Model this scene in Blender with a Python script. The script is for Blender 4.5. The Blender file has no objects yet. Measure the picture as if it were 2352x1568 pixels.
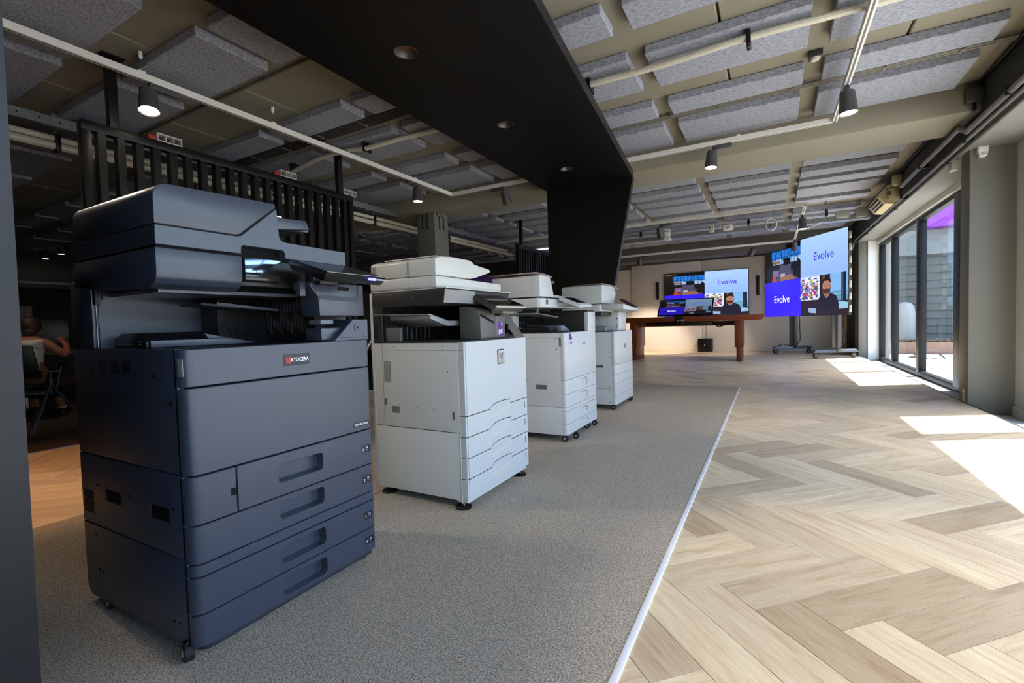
import bpy, bmesh, math, random
from math import radians, sin, cos, pi, sqrt, tan
from mathutils import Vector, Matrix
random.seed(7)
S = bpy.context.scene
C = S.collection

# ------------------------------------------------------------------ camera, sky, sun, exposure
def look(yaw, pitch, roll):
    f = Vector((-sin(yaw) * cos(pitch), cos(yaw) * cos(pitch), sin(pitch)))
    r = Vector((cos(yaw), sin(yaw), 0)); u = r.cross(f)
    r2 = r * cos(roll) + u * sin(roll); u2 = -r * sin(roll) + u * cos(roll)
    return r2, u2, f
CAM_R, CAM_U, CAM_F = look(0.506292, -0.0382258, -0.0282115)
CAM_P = Vector((0, 0, 0.80))
cd = bpy.data.cameras.new('camera'); cam = bpy.data.objects.new('camera', cd); C.objects.link(cam)
cd.sensor_width = 36; cd.lens = 36 * 1071.285 / 2352; cd.clip_start = 0.02; cd.clip_end = 300
M3 = Matrix((CAM_R, CAM_U, -CAM_F)).transposed()
cam.matrix_world = Matrix.Translation(CAM_P) @ M3.to_4x4()
S.camera = cam
def project(p):
    v = Vector(p) - CAM_P; k = v.dot(CAM_F)
    if k < 0.05: return None
    return 1176 + 1071.285 * v.dot(CAM_R) / k, 784 - 1071.285 * v.dot(CAM_U) / k

W = bpy.data.worlds.new('world'); S.world = W; W.use_nodes = True
wn = W.node_tree; wn.nodes.clear()
wo = wn.nodes.new('ShaderNodeOutputWorld'); wb = wn.nodes.new('ShaderNodeBackground'); sk = wn.nodes.new('ShaderNodeTexSky')
sk.sky_type = 'NISHITA'; sk.sun_disc = False; sk.sun_elevation = radians(63); sk.sun_rotation = radians(63); sk.dust_density = 1.2; sk.ozone_density = 1.2
wb.inputs['Strength'].default_value = 0.46
wt = wn.nodes.new('ShaderNodeMix'); wt.data_type = 'RGBA'; wt.blend_type = 'MULTIPLY'; wt.inputs['Factor'].default_value = 1; wt.inputs['B'].default_value = (1.08, 1.0, .93, 1)
wn.links.new(sk.outputs[0], wt.inputs['A']); wn.links.new(wt.outputs['Result'], wb.inputs[0]); wn.links.new(wb.outputs[0], wo.inputs[0])
ld = bpy.data.lights.new('sun', 'SUN'); ld.energy = 9.5; ld.angle = radians(0.6); ld.color = (1.0, 0.975, 0.94)
sun = bpy.data.objects.new('sun', ld); C.objects.link(sun)
SD = Vector((-0.885 * cos(radians(61.5)), -0.465 * cos(radians(61.5)), -sin(radians(61.5))))
sun.rotation_euler = SD.to_track_quat('-Z', 'Y').to_euler(); sun.location = (6, 8, 9)
vs = S.view_settings
vs.view_transform = 'Standard'; vs.look = 'None'; vs.gamma = 1; vs.use_curve_mapping = False; vs.exposure = 1.6
S.cycles.max_bounces = 8; S.cycles.diffuse_bounces = 5; S.cycles.glossy_bounces = 4; S.cycles.transparent_max_bounces = 12
S.cycles.caustics_reflective = False; S.cycles.caustics_refractive = False; S.cycles.sample_clamp_indirect = 6

# ------------------------------------------------------------------ materials
def lin(c):
    return tuple((v / 255 / 12.92 if v / 255 <= 0.04045 else ((v / 255 + 0.055) / 1.055) ** 2.4) for v in c) + (1,)
MATS = {}
def mat(name, rgb, rough=0.5, metal=0.0, spec=0.5, vary=0.0, vscale=8.0, bump=0.0, bscale=200.0, emit=None, estr=1.0, coat=0.0):
    if name in MATS: return MATS[name]
    m = bpy.data.materials.new(name); m.use_nodes = True; n = m.node_tree; b = n.nodes['Principled BSDF']
    b.inputs['Base Color'].default_value = lin(rgb); b.inputs['Roughness'].default_value = rough
    b.inputs['Metallic'].default_value = metal; b.inputs['Specular IOR Level'].default_value = spec; b.inputs['Coat Weight'].default_value = coat
    if emit:
        b.inputs['Emission Color'].default_value = lin(emit); b.inputs['Emission Strength'].default_value = estr
    tc = n.nodes.new('ShaderNodeTexCoord')
    if vary:
        nz = n.nodes.new('ShaderNodeTexNoise'); nz.inputs['Scale'].default_value = vscale; nz.inputs['Detail'].default_value = 5
        rp = n.nodes.new('ShaderNodeMapRange'); rp.inputs['From Min'].default_value = .3; rp.inputs['From Max'].default_value = .7
        rp.inputs['To Min'].default_value = 1 - vary; rp.inputs['To Max'].default_value = 1 + vary
        hs = n.nodes.new('ShaderNodeHueSaturation'); hs.inputs['Color'].default_value = lin(rgb)
        n.links.new(tc.outputs['Object'], nz.inputs['Vector']); n.links.new(nz.outputs['Fac'], rp.inputs['Value'])
        n.links.new(rp.outputs[0], hs.inputs['Value']); n.links.new(hs.outputs[0], b.inputs['Base Color'])
    if bump:
        nb = n.nodes.new('ShaderNodeTexNoise'); nb.inputs['Scale'].default_value = bscale; nb.inputs['Detail'].default_value = 3
        bp = n.nodes.new('ShaderNodeBump'); bp.inputs['Strength'].default_value = bump; bp.inputs['Distance'].default_value = .002
        n.links.new(tc.outputs['Object'], nb.inputs['Vector']); n.links.new(nb.outputs['Fac'], bp.inputs['Height']); n.links.new(bp.outputs[0], b.inputs['Normal'])
    MATS[name] = m; return m

def node_mat(name):
    m = bpy.data.materials.new(name); m.use_nodes = True; MATS[name] = m
    return m, m.node_tree, m.node_tree.nodes['Principled BSDF']
def ramp(n, stops):
    r = n.nodes.new('ShaderNodeValToRGB'); e = r.color_ramp.elements
    while len(e) < len(stops): e.new(0.5)
    for i, (p, c) in enumerate(stops): e[i].position = p; e[i].color = lin(c)
    return r

def oak():
    m, n, b = node_mat('oak_plank')
    uv = n.nodes.new('ShaderNodeUVMap'); oi = n.nodes.new('ShaderNodeObjectInfo'); at = n.nodes.new('ShaderNodeAttribute'); at.attribute_name = 'tone'
    rnd = n.nodes.new('ShaderNodeMath'); rnd.operation = 'ADD'; n.links.new(oi.outputs['Random'], rnd.inputs[0]); n.links.new(at.outputs['Fac'], rnd.inputs[1])
    fr = n.nodes.new('ShaderNodeMath'); fr.operation = 'FRACT'; n.links.new(rnd.outputs[0], fr.inputs[0])
    off = n.nodes.new('ShaderNodeVectorMath'); off.operation = 'SCALE'; off.inputs[0].default_value = (31.0, 17.0, 5.0); n.links.new(fr.outputs[0], off.inputs['Scale'])
    add = n.nodes.new('ShaderNodeVectorMath'); n.links.new(uv.outputs[0], add.inputs[0]); n.links.new(off.outputs[0], add.inputs[1])
    mp = n.nodes.new('ShaderNodeMapping'); mp.inputs['Scale'].default_value = (2.2, 20, 20); n.links.new(add.outputs[0], mp.inputs['Vector'])
    n1 = n.nodes.new('ShaderNodeTexNoise'); n1.inputs['Scale'].default_value = 1.6; n1.inputs['Detail'].default_value = 7; n1.inputs['Roughness'].default_value = .62; n1.inputs['Distortion'].default_value = .7
    n.links.new(mp.outputs[0], n1.inputs['Vector'])
    mp2 = n.nodes.new('ShaderNodeMapping'); mp2.inputs['Scale'].default_value = (8, 260, 1); n.links.new(add.outputs[0], mp2.inputs['Vector'])
    n2 = n.nodes.new('ShaderNodeTexNoise'); n2.inputs['Scale'].default_value = 1.2; n2.inputs['Detail'].default_value = 3; n.links.new(mp2.outputs[0], n2.inputs['Vector'])
    r1 = ramp(n, [(.28, (204, 184, 156)), (.45, (230, 214, 190)), (.56, (238, 225, 202)), (.75, (243, 234, 217))]); n.links.new(n1.outputs['Fac'], r1.inputs[0])
    pal = ramp(n, [(0, (196, 184, 168)), (.12, (222, 214, 202)), (.5, (238, 230, 216)), (.75, (246, 240, 226)), (1, (232, 222, 206))]); n.links.new(fr.outputs[0], pal.inputs[0])
    mx = n.nodes.new('ShaderNodeMix'); mx.data_type = 'RGBA'; mx.blend_type = 'MULTIPLY'; mx.inputs['Factor'].default_value = .95
    n.links.new(r1.outputs[0], mx.inputs['A']); n.links.new(pal.outputs[0], mx.inputs['B'])
    r2 = ramp(n, [(.3, (214, 206, 196)), (.6, (255, 255, 255))]); n.links.new(n2.outputs['Fac'], r2.inputs[0])
    m2 = n.nodes.new('ShaderNodeMix'); m2.data_type = 'RGBA'; m2.blend_type = 'MULTIPLY'; m2.inputs['Factor'].default_value = .55
    n.links.new(mx.outputs['Result'], m2.inputs['A']); n.links.new(r2.outputs[0], m2.inputs['B'])
    n.links.new(m2.outputs['Result'], b.inputs['Base Color'])
    b.inputs['Roughness'].default_value = .42; b.inputs['Specular IOR Level'].default_value = .4
    bp = n.nodes.new('ShaderNodeBump'); bp.inputs['Strength'].default_value = .12; bp.inputs['Distance'].default_value = .001
    n.links.new(n2.outputs['Fac'], bp.inputs['Height']); n.links.new(bp.outputs[0], b.inputs['Normal'])
    return m
def speckle(name, cols, scale, rough=.95, bump=.6, stretch=(1, 1, 1), dist=.004):
    m, n, b = node_mat(name)
    tc = n.nodes.new('ShaderNodeTexCoord'); mp = n.nodes.new('ShaderNodeMapping'); mp.inputs['Scale'].default_value = stretch
    n.links.new(tc.outputs['Object'], mp.inputs['Vector'])
    nz = n.nodes.new('ShaderNodeTexNoise'); nz.inputs['Scale'].default_value = scale; nz.inputs['Detail'].default_value = 4; nz.inputs['Roughness'].default_value = .7
    n.links.new(mp.outputs[0], nz.inputs['Vector'])
    r = ramp(n, cols); n.links.new(nz.outputs['Fac'], r.inputs[0]); n.links.new(r.outputs[0], b.inputs['Base Color'])
    bp = n.nodes.new('ShaderNodeBump'); bp.inputs['Strength'].default_value = bump; bp.inputs['Distance'].default_value = dist
    n.links.new(nz.outputs['Fac'], bp.inputs['Height']); n.links.new(bp.outputs[0], b.inputs['Normal'])
    b.inputs['Roughness'].default_value = rough; b.inputs['Specular IOR Level'].default_value = .15
    return m
def wood(name, dark, light, scale=(3, 40, 40), rough=.38):
    m, n, b = node_mat(name)
    tc = n.nodes.new('ShaderNodeTexCoord'); mp = n.nodes.new('ShaderNodeMapping'); mp.inputs['Scale'].default_value = scale
    n.links.new(tc.outputs['Object'], mp.inputs['Vector'])
    nz = n.nodes.new('ShaderNodeTexNoise'); nz.inputs['Scale'].default_value = 1.5; nz.inputs['Detail'].default_value = 6; nz.inputs['Distortion'].default_value = .5
    n.links.new(mp.outputs[0], nz.inputs['Vector'])
    r = ramp(n, [(.3, dark), (.7, light)]); n.links.new(nz.outputs['Fac'], r.inputs[0]); n.links.new(r.outputs[0], b.inputs['Base Color'])
    b.inputs['Roughness'].default_value = rough
    return m
def glass():
    m = bpy.data.materials.new('window_glass'); m.use_nodes = True; n = m.node_tree; n.nodes.clear(); MATS['window_glass'] = m
    o = n.nodes.new('ShaderNodeOutputMaterial'); t = n.nodes.new('ShaderNodeBsdfTransparent'); t.inputs[0].default_value = (.93, .96, .96, 1)
    g = n.nodes.new('ShaderNodeBsdfGlossy'); g.inputs['Roughness'].default_value = .02
    lw = n.nodes.new('ShaderNodeLayerWeight'); lw.inputs['Blend'].default_value = .5; pw = n.nodes.new('ShaderNodeMath'); pw.operation = 'POWER'; pw.inputs[1].default_value = 4
    fz = n.nodes.new('ShaderNodeMath'); fz.operation = 'MULTIPLY_ADD'; fz.inputs[1].default_value = .5; fz.inputs[2].default_value = .025; mx = n.nodes.new('ShaderNodeMixShader')
    n.links.new(lw.outputs['Facing'], pw.inputs[0]); n.links.new(pw.outputs[0], fz.inputs[0])
    n.links.new(fz.outputs[0], mx.inputs[0]); n.links.new(t.outputs[0], mx.inputs[1]); n.links.new(g.outputs[0], mx.inputs[2]); n.links.new(mx.outputs[0], o.inputs[0])
    return m
def screen_mat(name, strength, tint=1.0):
    m = bpy.data.materials.new(name); m.use_nodes = True; n = m.node_tree; b = n.nodes['Principled BSDF']; MATS[name] = m
    at = n.nodes.new('ShaderNodeAttribute'); at.attribute_name = 'ink'
    b.inputs['Base Color'].default_value = (.01, .01, .012, 1); b.inputs['Roughness'].default_value = .35
    n.links.new(at.outputs['Color'], b.inputs['Emission Color']); b.inputs['Emission Strength'].default_value = strength
    return m
def ink_mat(name, rough=.5):
    m = bpy.data.materials.new(name); m.use_nodes = True; n = m.node_tree; b = n.nodes['Principled BSDF']; MATS[name] = m
    at = n.nodes.new('ShaderNodeAttribute'); at.attribute_name = 'ink'
    n.links.new(at.outputs['Color'], b.inputs['Base Color']); b.inputs['Roughness'].default_value = rough
    return m

OAK = oak(); GLASS = glass()
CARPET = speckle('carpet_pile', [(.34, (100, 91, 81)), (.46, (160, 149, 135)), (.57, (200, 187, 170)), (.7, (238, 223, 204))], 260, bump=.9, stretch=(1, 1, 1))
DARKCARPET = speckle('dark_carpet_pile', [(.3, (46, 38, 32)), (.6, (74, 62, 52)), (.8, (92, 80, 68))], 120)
FELT = speckle('grey_felt', [(.3, (104, 106, 114)), (.45, (146, 148, 158)), (.62, (168, 170, 180)), (.8, (186, 188, 196))], 60, bump=.3, stretch=(.55, 1.6, 1), dist=.002)
CONC = mat('painted_concrete', (138, 131, 114), .75, vary=.07, vscale=1.5, bump=.15, bscale=60)
FASC = mat('shaded_fascia_paint', (50, 48, 45), .7, vary=.05, vscale=2)  # same paint as the soffit, darkened to put the fascia's shade into it
COLP = mat('column_paint', (122, 120, 112), .6, vary=.03, vscale=2)
WHITEW = mat('white_wall_paint', (226, 216, 208), .65, vary=.02, vscale=2)
WHITET = mat('white_gloss_trim', (225, 225, 225), .35)
BLACKP = mat('black_laminate', (12, 12, 13), .42, spec=.45, vary=.05, vscale=30)
EDGEB = mat('dark_edge_band', (24, 24, 28), .4, spec=.35)
BLKM = mat('black_steel', (18, 18, 19), .4, spec=.4)
FRAMEM = mat('black_window_frame', (14, 16, 20), .45, spec=.3)
GALV = mat('galvanised_steel', (150, 154, 156), .4, metal=.75, vary=.12, vscale=40)
PVC = mat('cream_conduit', (205, 198, 178), .45)
PVCG = mat('grey_pvc_pipe', (108, 106, 104), .38)
TRACKW = mat('white_track', (228, 224, 216), .4)
LAMPG = mat('grey_lamp_housing', (84, 84, 86), .38, metal=.25)
BULB = mat('lamp_glow', (255, 244, 225), .5, emit=(255, 238, 212), estr=9)
SLATE = mat('slate_plastic', (53, 60, 77), .38, spec=.7, bump=.04, bscale=900)
SLATED = mat('dark_slate_plastic', (46, 49, 58), .45, spec=.4)
BLK = mat('black_plastic', (16, 16, 18), .38, spec=.4)
GAP = mat('gap_black', (8, 8, 9), .7, spec=.2)
WHT = mat('white_plastic', (204, 203, 198), .4, spec=.45, bump=.03, bscale=900)
WHTC = mat('cool_white_plastic', (204, 205, 207), .36, spec=.45)
GRYP = mat('warm_grey_plastic', (102, 99, 96), .42, spec=.4)
GRYD = mat('dark_grey_plastic', (52, 51, 51), .45, spec=.4)
SILV = mat('silver_plastic', (176, 170, 158), .3, metal=.5)
RUB = mat('black_rubber', (20, 20, 20), .7)
CHR = mat('chrome', (200, 200, 200), .18, metal=1)
GLOSSB = mat('glossy_black_glass', (10, 11, 14), .06, spec=.6)
PURP = mat('purple_sticker', (104, 22, 150), .4)
INK = ink_mat('printed_ink'); PAPER = mat('white_paper', (232, 230, 228), .8)
PINKP = mat('pinkish_paper', (222, 206, 202), .8)
MAHO = wood('mahogany', (84, 34, 14), (140, 62, 28))
SCR = screen_mat('screen_glow', .36)
SCRD = screen_mat('dim_screen_glow', .14)

# ------------------------------------------------------------------ mesh helpers
class B:
    def __init__(s): s.m = bmesh.new(); s.sm = False
    def v(s, *p): return s.m.verts.new(p)
    def face(s, vs):
        try: return s.m.faces.new(vs)
        except ValueError: return None
    def box(s, x0, x1, y0, y1, z0, z1):
        v = [s.v(x, y, z) for z in (z0, z1) for x, y in ((x0, y0), (x1, y0), (x1, y1), (x0, y1))]
        for f in ((3, 2, 1, 0), (4, 5, 6, 7), (0, 1, 5, 4), (1, 2, 6, 5), (2, 3, 7, 6), (3, 0, 4, 7)): s.face([v[i] for i in f])
        return s
    def hexa(s, pts):
        v = [s.v(*p) for p in pts]
        for f in ((3, 2, 1, 0), (4, 5, 6, 7), (0, 1, 5, 4), (1, 2, 6, 5), (2, 3, 7, 6), (3, 0, 4, 7)): s.face([v[i] for i in f])
        return s
    def prism(s, pts, ax, a, b):
        def P(p, t):
            return {'x': (t, p[0], p[1]), 'y': (p[0], t, p[1]), 'z': (p[0], p[1], t)}[ax]
        A = [s.v(*P(p, a)) for p in pts]; Bv = [s.v(*P(p, b)) for p in pts]; n = len(pts)
        s.face(A); s.face(Bv[::-1])
        for i in range(n): s.face([A[i], A[(i + 1) % n], Bv[(i + 1) % n], Bv[i]])
        return s
    def cyl(s, p0, p1, r, seg=16, r1=None, cap=True):
        p0 = Vector(p0); p1 = Vector(p1); d = (p1 - p0).normalized(); r1 = r if r1 is None else r1
        q = d.to_track_quat('Z', 'Y'); s.sm = True
        A = []; Bv = []
        for i in range(seg):
            a = 2 * pi * i / seg; o = q @ Vector((cos(a), sin(a), 0)); A.append(s.m.verts.new(p0 + o * r)); Bv.append(s.m.verts.new(p1 + o * r1))
        for i in range(seg): s.face([A[i], A[(i + 1) % seg], Bv[(i + 1) % seg], Bv[i]])
        if cap: s.face(A[::-1]); s.face(Bv)
        return s
    def tube(s, pts, r, seg=10, ribs=None):
        s.sm = True; P = [Vector(p) for p in pts]; rings = []
        for i, p in enumerate(P):
            d = (P[min(i + 1, len(P) - 1)] - P[max(i - 1, 0)]).normalized(); q = d.to_track_quat('Z', 'Y')
            rr = r if ribs is None else r * (1 + ribs * (i % 2))
            rings.append([s.m.verts.new(p + q @ Vector((cos(2 * pi * k / seg) * rr, sin(2 * pi * k / seg) * rr, 0))) for k in range(seg)])
        for a, b in zip(rings, rings[1:]):
            for k in range(seg): s.face([a[k], a[(k + 1) % seg], b[(k + 1) % seg], b[k]])
        s.face(rings[0][::-1]); s.face(rings[-1]); return s
    def lathe(s, prof, c, ax=(0, 0, 1), seg=24, cap=True):
        s.sm = True; q = Vector(ax).normalized().to_track_quat('Z', 'Y'); c = Vector(c); rings = []
        for r, h in prof:
            rings.append([s.m.verts.new(c + q @ Vector((cos(2 * pi * k / seg) * r, sin(2 * pi * k / seg) * r, h))) for k in range(seg)])
        for a, b in zip(rings, rings[1:]):
            for k in range(seg): s.face([a[k], a[(k + 1) % seg], b[(k + 1) % seg], b[k]])
        if cap: s.face(rings[0][::-1]); s.face(rings[-1])
        return s
    def ball(s, c, r, sc=(1, 1, 1), sub=2):
        s.sm = True
        bmesh.ops.create_icosphere(s.m, subdivisions=sub, radius=r, matrix=Matrix.Translation(c) @ Matrix.Diagonal((*sc, 1))); return s
    def plan(s, outline, z0, z1, front=None, hole=None, depth=.02, slope=0.0):
        """outline in plan (x,y) closed, extruded z0..z1; the segment index `front` gets a hole ((s,z) loop, s = y) recessed by depth along -x"""
        n = len(outline); A = [s.v(p[0], p[1], z0) for p in outline]; T = [s.v(p[0], p[1], z1) for p in outline]
        s.face(A[::-1]); s.face(T)
        for i in range(n):
            j = (i + 1) % n; q = [A[i], A[j], T[j], T[i]]
            if i != front: s.face(q); continue
            X = outline[i][0]
            h = [s.v(X, y, z) for y, z in hole]; zs = [z for _, z in hole]; lo, hi = min(zs), max(zs)
            k = [s.v(X - depth - slope * (z - lo) / (hi - lo + 1e-9), y, z) for y, z in hole]
            es = []
            for lp in (q, h):
                for a in range(len(lp)):
                    e = s.m.edges.get((lp[a], lp[(a + 1) % len(lp)])) or s.m.edges.new((lp[a], lp[(a + 1) % len(lp)])); es.append(e)
            bmesh.ops.triangle_fill(s.m, use_beauty=True, use_dissolve=False, edges=es, normal=(1, 0, 0))
            m = len(h)
            for a in range(m): s.face([h[a], h[(a + 1) % m], k[(a + 1) % m], k[a]])
            s.face(k)
        return s

def rrect(y0, y1, z0, z1, r, n=4):
    o = []
    for cy, cz, a0 in ((y1 - r, z1 - r, 0), (y0 + r, z1 - r, pi / 2), (y0 + r, z0 + r, pi), (y1 - r, z0 + r, 1.5 * pi)):
        for i in range(n + 1): a = a0 + pi / 2 * i / n; o.append((cy + r * cos(a), cz + r * sin(a)))
    return o
def wloc(o):
    p = Vector((0, 0, 0))
    while o is not None: p = p + o.location; o = o.parent
    return p
def mesh(name, b, m, bevel=0, seg=2, smooth=None, angle=35):
    bm = b.m
    bmesh.ops.recalc_face_normals(bm, faces=bm.faces)
    if bevel:
        bm.normal_update()
        es = [e for e in bm.edges if len(e.link_faces) == 2 and e.calc_face_angle(0) > .35]
        bmesh.ops.bevel(bm, geom=es, offset=bevel, segments=seg, affect='EDGES', profile=.5, clamp_overlap=True); b.sm = True
    bmesh.ops.recalc_face_normals(bm, faces=bm.faces)
    me = bpy.data.meshes.new(name); bm.to_mesh(me); bm.free()
    if b.sm if smooth is None else smooth:
        me.polygons.foreach_set('use_smooth', [True] * len(me.polygons)); me.set_sharp_from_angle(angle=radians(angle))
    for mm in (m if isinstance(m, (list, tuple)) else [m]): me.materials.append(mm)
    return me
def part(name, b, m, parent, label=None, bevel=0, seg=2, smooth=None, angle=35):
    bmesh.ops.translate(b.m, vec=-wloc(parent), verts=b.m.verts)
    o = bpy.data.objects.new(name, mesh(name, b, m, bevel, seg, smooth, angle)); C.objects.link(o); o.parent = parent
    if label: o['label'] = label
    if name in ('vent_slits', 'vent_grid', 'guide_ribs'): o['kind'] = 'stuff'
    return o
def tag(o, label=None, cat=None, group=None, kind=None):
    if label: o['label'] = label
    if cat: o['category'] = cat
    if group: o['group'] = group
    if kind: o['kind'] = kind
    return o
def thing(name, label, cat, loc, group=None):
    o = bpy.data.objects.new(name, None); o.empty_display_size = .1; C.objects.link(o); o.location = loc
    return tag(o, label, cat, group)
def solo(name, b, m, label=None, cat=None, group=None, kind=None, bevel=0, seg=2, smooth=None, angle=35):
    xs = [v.co for v in b.m.verts]
    c = Vector(((min(p.x for p in xs) + max(p.x for p in xs)) / 2, (min(p.y for p in xs) + max(p.y for p in xs)) / 2, min(p.z for p in xs)))
    bmesh.ops.translate(b.m, vec=-c, verts=b.m.verts)
    o = bpy.data.objects.new(name, mesh(name, b, m, bevel, seg, smooth, angle)); C.objects.link(o); o.location = c
    return tag(o, label, cat, group, kind)
def struct(name, b, m, **k): return solo(name, b, m, kind='structure', **k)
def copy_tree(o, loc, parent=None):
    c = o.copy(); C.objects.link(c)
    if parent is None: c.location = loc
    else: c.parent = parent
    for ch in o.children: copy_tree(ch, None, c)
    return c
def text_part(name, txt, size, m, parent, org, right, up, align='CENTER', bold=0.0, label=None, sx=1.0):
    cu = bpy.data.curves.new(name, 'FONT'); cu.body = txt; cu.size = size; cu.align_x = align; cu.align_y = 'CENTER'; cu.offset = bold; cu.resolution_u = 3
    t = bpy.data.objects.new('tmp', cu); C.objects.link(t)
    dg = bpy.context.evaluated_depsgraph_get(); me = bpy.data.meshes.new_from_object(t.evaluated_get(dg)); bpy.data.objects.remove(t); bpy.data.curves.remove(cu)
    r = Vector(right).normalized() * sx; u = Vector(up).normalized(); n = r.normalized().cross(u)
    me.transform(Matrix(((r.x, u.x, n.x, 0), (r.y, u.y, n.y, 0), (r.z, u.z, n.z, 0), (0, 0, 0, 1))))
    me.transform(Matrix.Translation(Vector(org) - wloc(parent)))
    me.name = name; me.materials.clear(); me.materials.append(m)
    o = bpy.data.objects.new(name, me); C.objects.link(o); o.parent = parent
    if label: o['label'] = label
    return o

# ------------------------------------------------------------------ floor with herringbone planks
FX0, FX1, FY0, FY1 = -13.0, 1.48, -4.0, 12.6
floor = struct('floor', B().box(FX0, FX1, FY0, FY1, -.2, -.012), mat('floor_screed', (70, 62, 54), .9))
PW, PL = .138, .552
U = Vector((1, -1, 0)) / sqrt(2); V = Vector((1, 1, 0)) / sqrt(2)
O0 = U * -1.71 + V * 1.375
def plank_mesh(name, poly, ulen, tone=None):
    """poly: local (along, across) points, counter-clockwise"""
    b = bmesh.new(); n = len(poly); cx = sum(p[0] for p in poly) / n; cy = sum(p[1] for p in poly) / n
    e = .0004
    def inset(p):
        d = Vector((cx - p[0], cy - p[1])); return (p[0] + e * (1 if d.x > 0 else -1), p[1] + e * (1 if d.y > 0 else -1))
    A = [b.verts.new((p[0], p[1], -.012)) for p in poly]; D = [b.verts.new((p[0], p[1], -.0006)) for p in poly]
    T = [b.verts.new((*inset(p), 0)) for p in poly]
    b.faces.new(T)
    for i in range(n):
        j = (i + 1) % n; b.faces.new([D[i], D[j], T[j], T[i]]); b.faces.new([A[i], A[j], D[j], D[i]])
    uv = b.loops.layers.uv.new('UVMap')
    for f in b.faces:
        for l in f.loops: l[uv].uv = (l.vert.co.x, l.vert.co.y)
    return b
def clip(poly, f):
    out = []
    for i in range(len(poly)):
        a, c = poly[i], poly[(i + 1) % len(poly)]; fa, fc = f(a), f(c)
        if fa >= 0: out.append(a)
        if (fa >= 0) != (fc >= 0):
            t = fa / (fa - fc); out.append((a[0] + (c[0] - a[0]) * t, a[1] + (c[1] - a[1]) * t))
    return out
g = .0007
RECT = [(g, g), (PL - g, g), (PL - g, PW - g), (g, PW - g)]
planks = []
for i in range(-90, 90):
    for j in range(-18, 18):
        base = O0 + (U + V) * PW * i + (U - V) * PL * j
        for kind in (0, 1):
            if kind == 0: org, ax, ay = base, U, V
            else: org, ax, ay = base + U * (PL + PW) + V * (PW - PL), V, -U
            c = org + ax * PL / 2 + ay * PW / 2
            if c.x > FX1 + .3 or c.x < -6 or c.y < .2 or c.y > FY1 + .2: continue
            if -2.5 < c.x < -.55 and c.y < 5.6: continue
            if c.x < -4.7 and c.y < 8: continue
            w = [project(org + ax * a + ay * d) for a, d in RECT]
            if any(q is None for q in w): continue
            if max(q[0] for q in w) < -40 or min(q[0] for q in w) > 2400 or min(q[1] for q in w) > 1620: continue
            area = abs(sum(w[k][0] * w[(k + 1) % 4][1] - w[(k + 1) % 4][0] * w[k][1] for k in range(4))) / 2
            poly = RECT
            f = lambda p: FX1 - (org + ax * p[0] + ay * p[1]).x
            if min(f(p) for p in RECT) < 0:
                poly = clip(RECT, f)
                if len(poly) < 3: continue
            planks.append((area, org, ax, ay, poly))
planks.sort(key=lambda t: -t[0])
pm = None; stuff = []
for k, (area, org, ax, ay, poly) in enumerate(planks):
    if k >= 300: stuff.append((org, ax, ay, poly)); continue
    if poly is RECT:
        if pm is None:
            b = plank_mesh('plank', RECT, PL); pm = bpy.data.meshes.new('plank'); b.to_mesh(pm); b.free(); pm.materials.append(OAK)
        me = pm
    else:
        b = plank_mesh('plank', poly, PL); me = bpy.data.meshes.new('plank'); b.to_mesh(me); b.free(); me.materials.append(OAK)
    o = bpy.data.objects.new('plank', me); C.objects.link(o); o.parent = floor
    o.location = org - floor.location; o.rotation_euler = (0, 0, math.atan2(ax.y, ax.x))
vs_, fs_, uvs_, tn_ = [], [], [], []
for org, ax, ay, poly in stuff:
    n0 = len(vs_); rt = random.random(); n = len(poly)
    for p in poly: q = org + ax * p[0] + ay * p[1] - floor.location; vs_.append((q.x, q.y, q.z))
    for p in poly: q = org + ax * p[0] + ay * p[1] - floor.location; vs_.append((q.x, q.y, q.z - .012))
    fs_.append([n0 + i for i in range(n)]); uvs_ += [p for p in poly]; tn_ += [rt] * (2 * n)
    for i in range(n):
        jn = (i + 1) % n; fs_.append([n0 + n + i, n0 + n + jn, n0 + jn, n0 + i]); uvs_ += [poly[i], poly[jn], poly[jn], poly[i]]
me = bpy.data.meshes.new('planks'); me.from_pydata(vs_, [], fs_); me.materials.append(OAK)
ul = me.uv_layers.new(name='UVMap'); ul.data.foreach_set('uv', [c for p in uvs_ for c in p])
at = me.attributes.new('tone', 'FLOAT', 'POINT'); at.data.foreach_set('value', tn_)
o = bpy.data.objects.new('far_planks', me); C.objects.link(o); o.parent = floor; o['kind'] = 'stuff'

solo('carpet', B().box(-2.69, -.318, -4, 5.86, -.0119, .004), CARPET, 'light grey flecked carpet strip under the row of printers', 'carpet')
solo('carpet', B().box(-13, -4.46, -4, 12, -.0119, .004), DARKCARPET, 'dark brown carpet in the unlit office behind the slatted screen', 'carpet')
struct('trim_1', B().box(-.318, -.300, -4, 5.862, -.011, .006), mat('white_edge_profile', (225, 228, 232), .4), bevel=.0015)
struct('trim_2', B().box(-4.46, -4.445, -4, 12, -.011, .007), GALV)
struct('trim_3', B().box(1.478, 1.488, -4, 11.4, -.08, .003), mat('dark_floor_edge', (40, 38, 36), .5))

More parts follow.
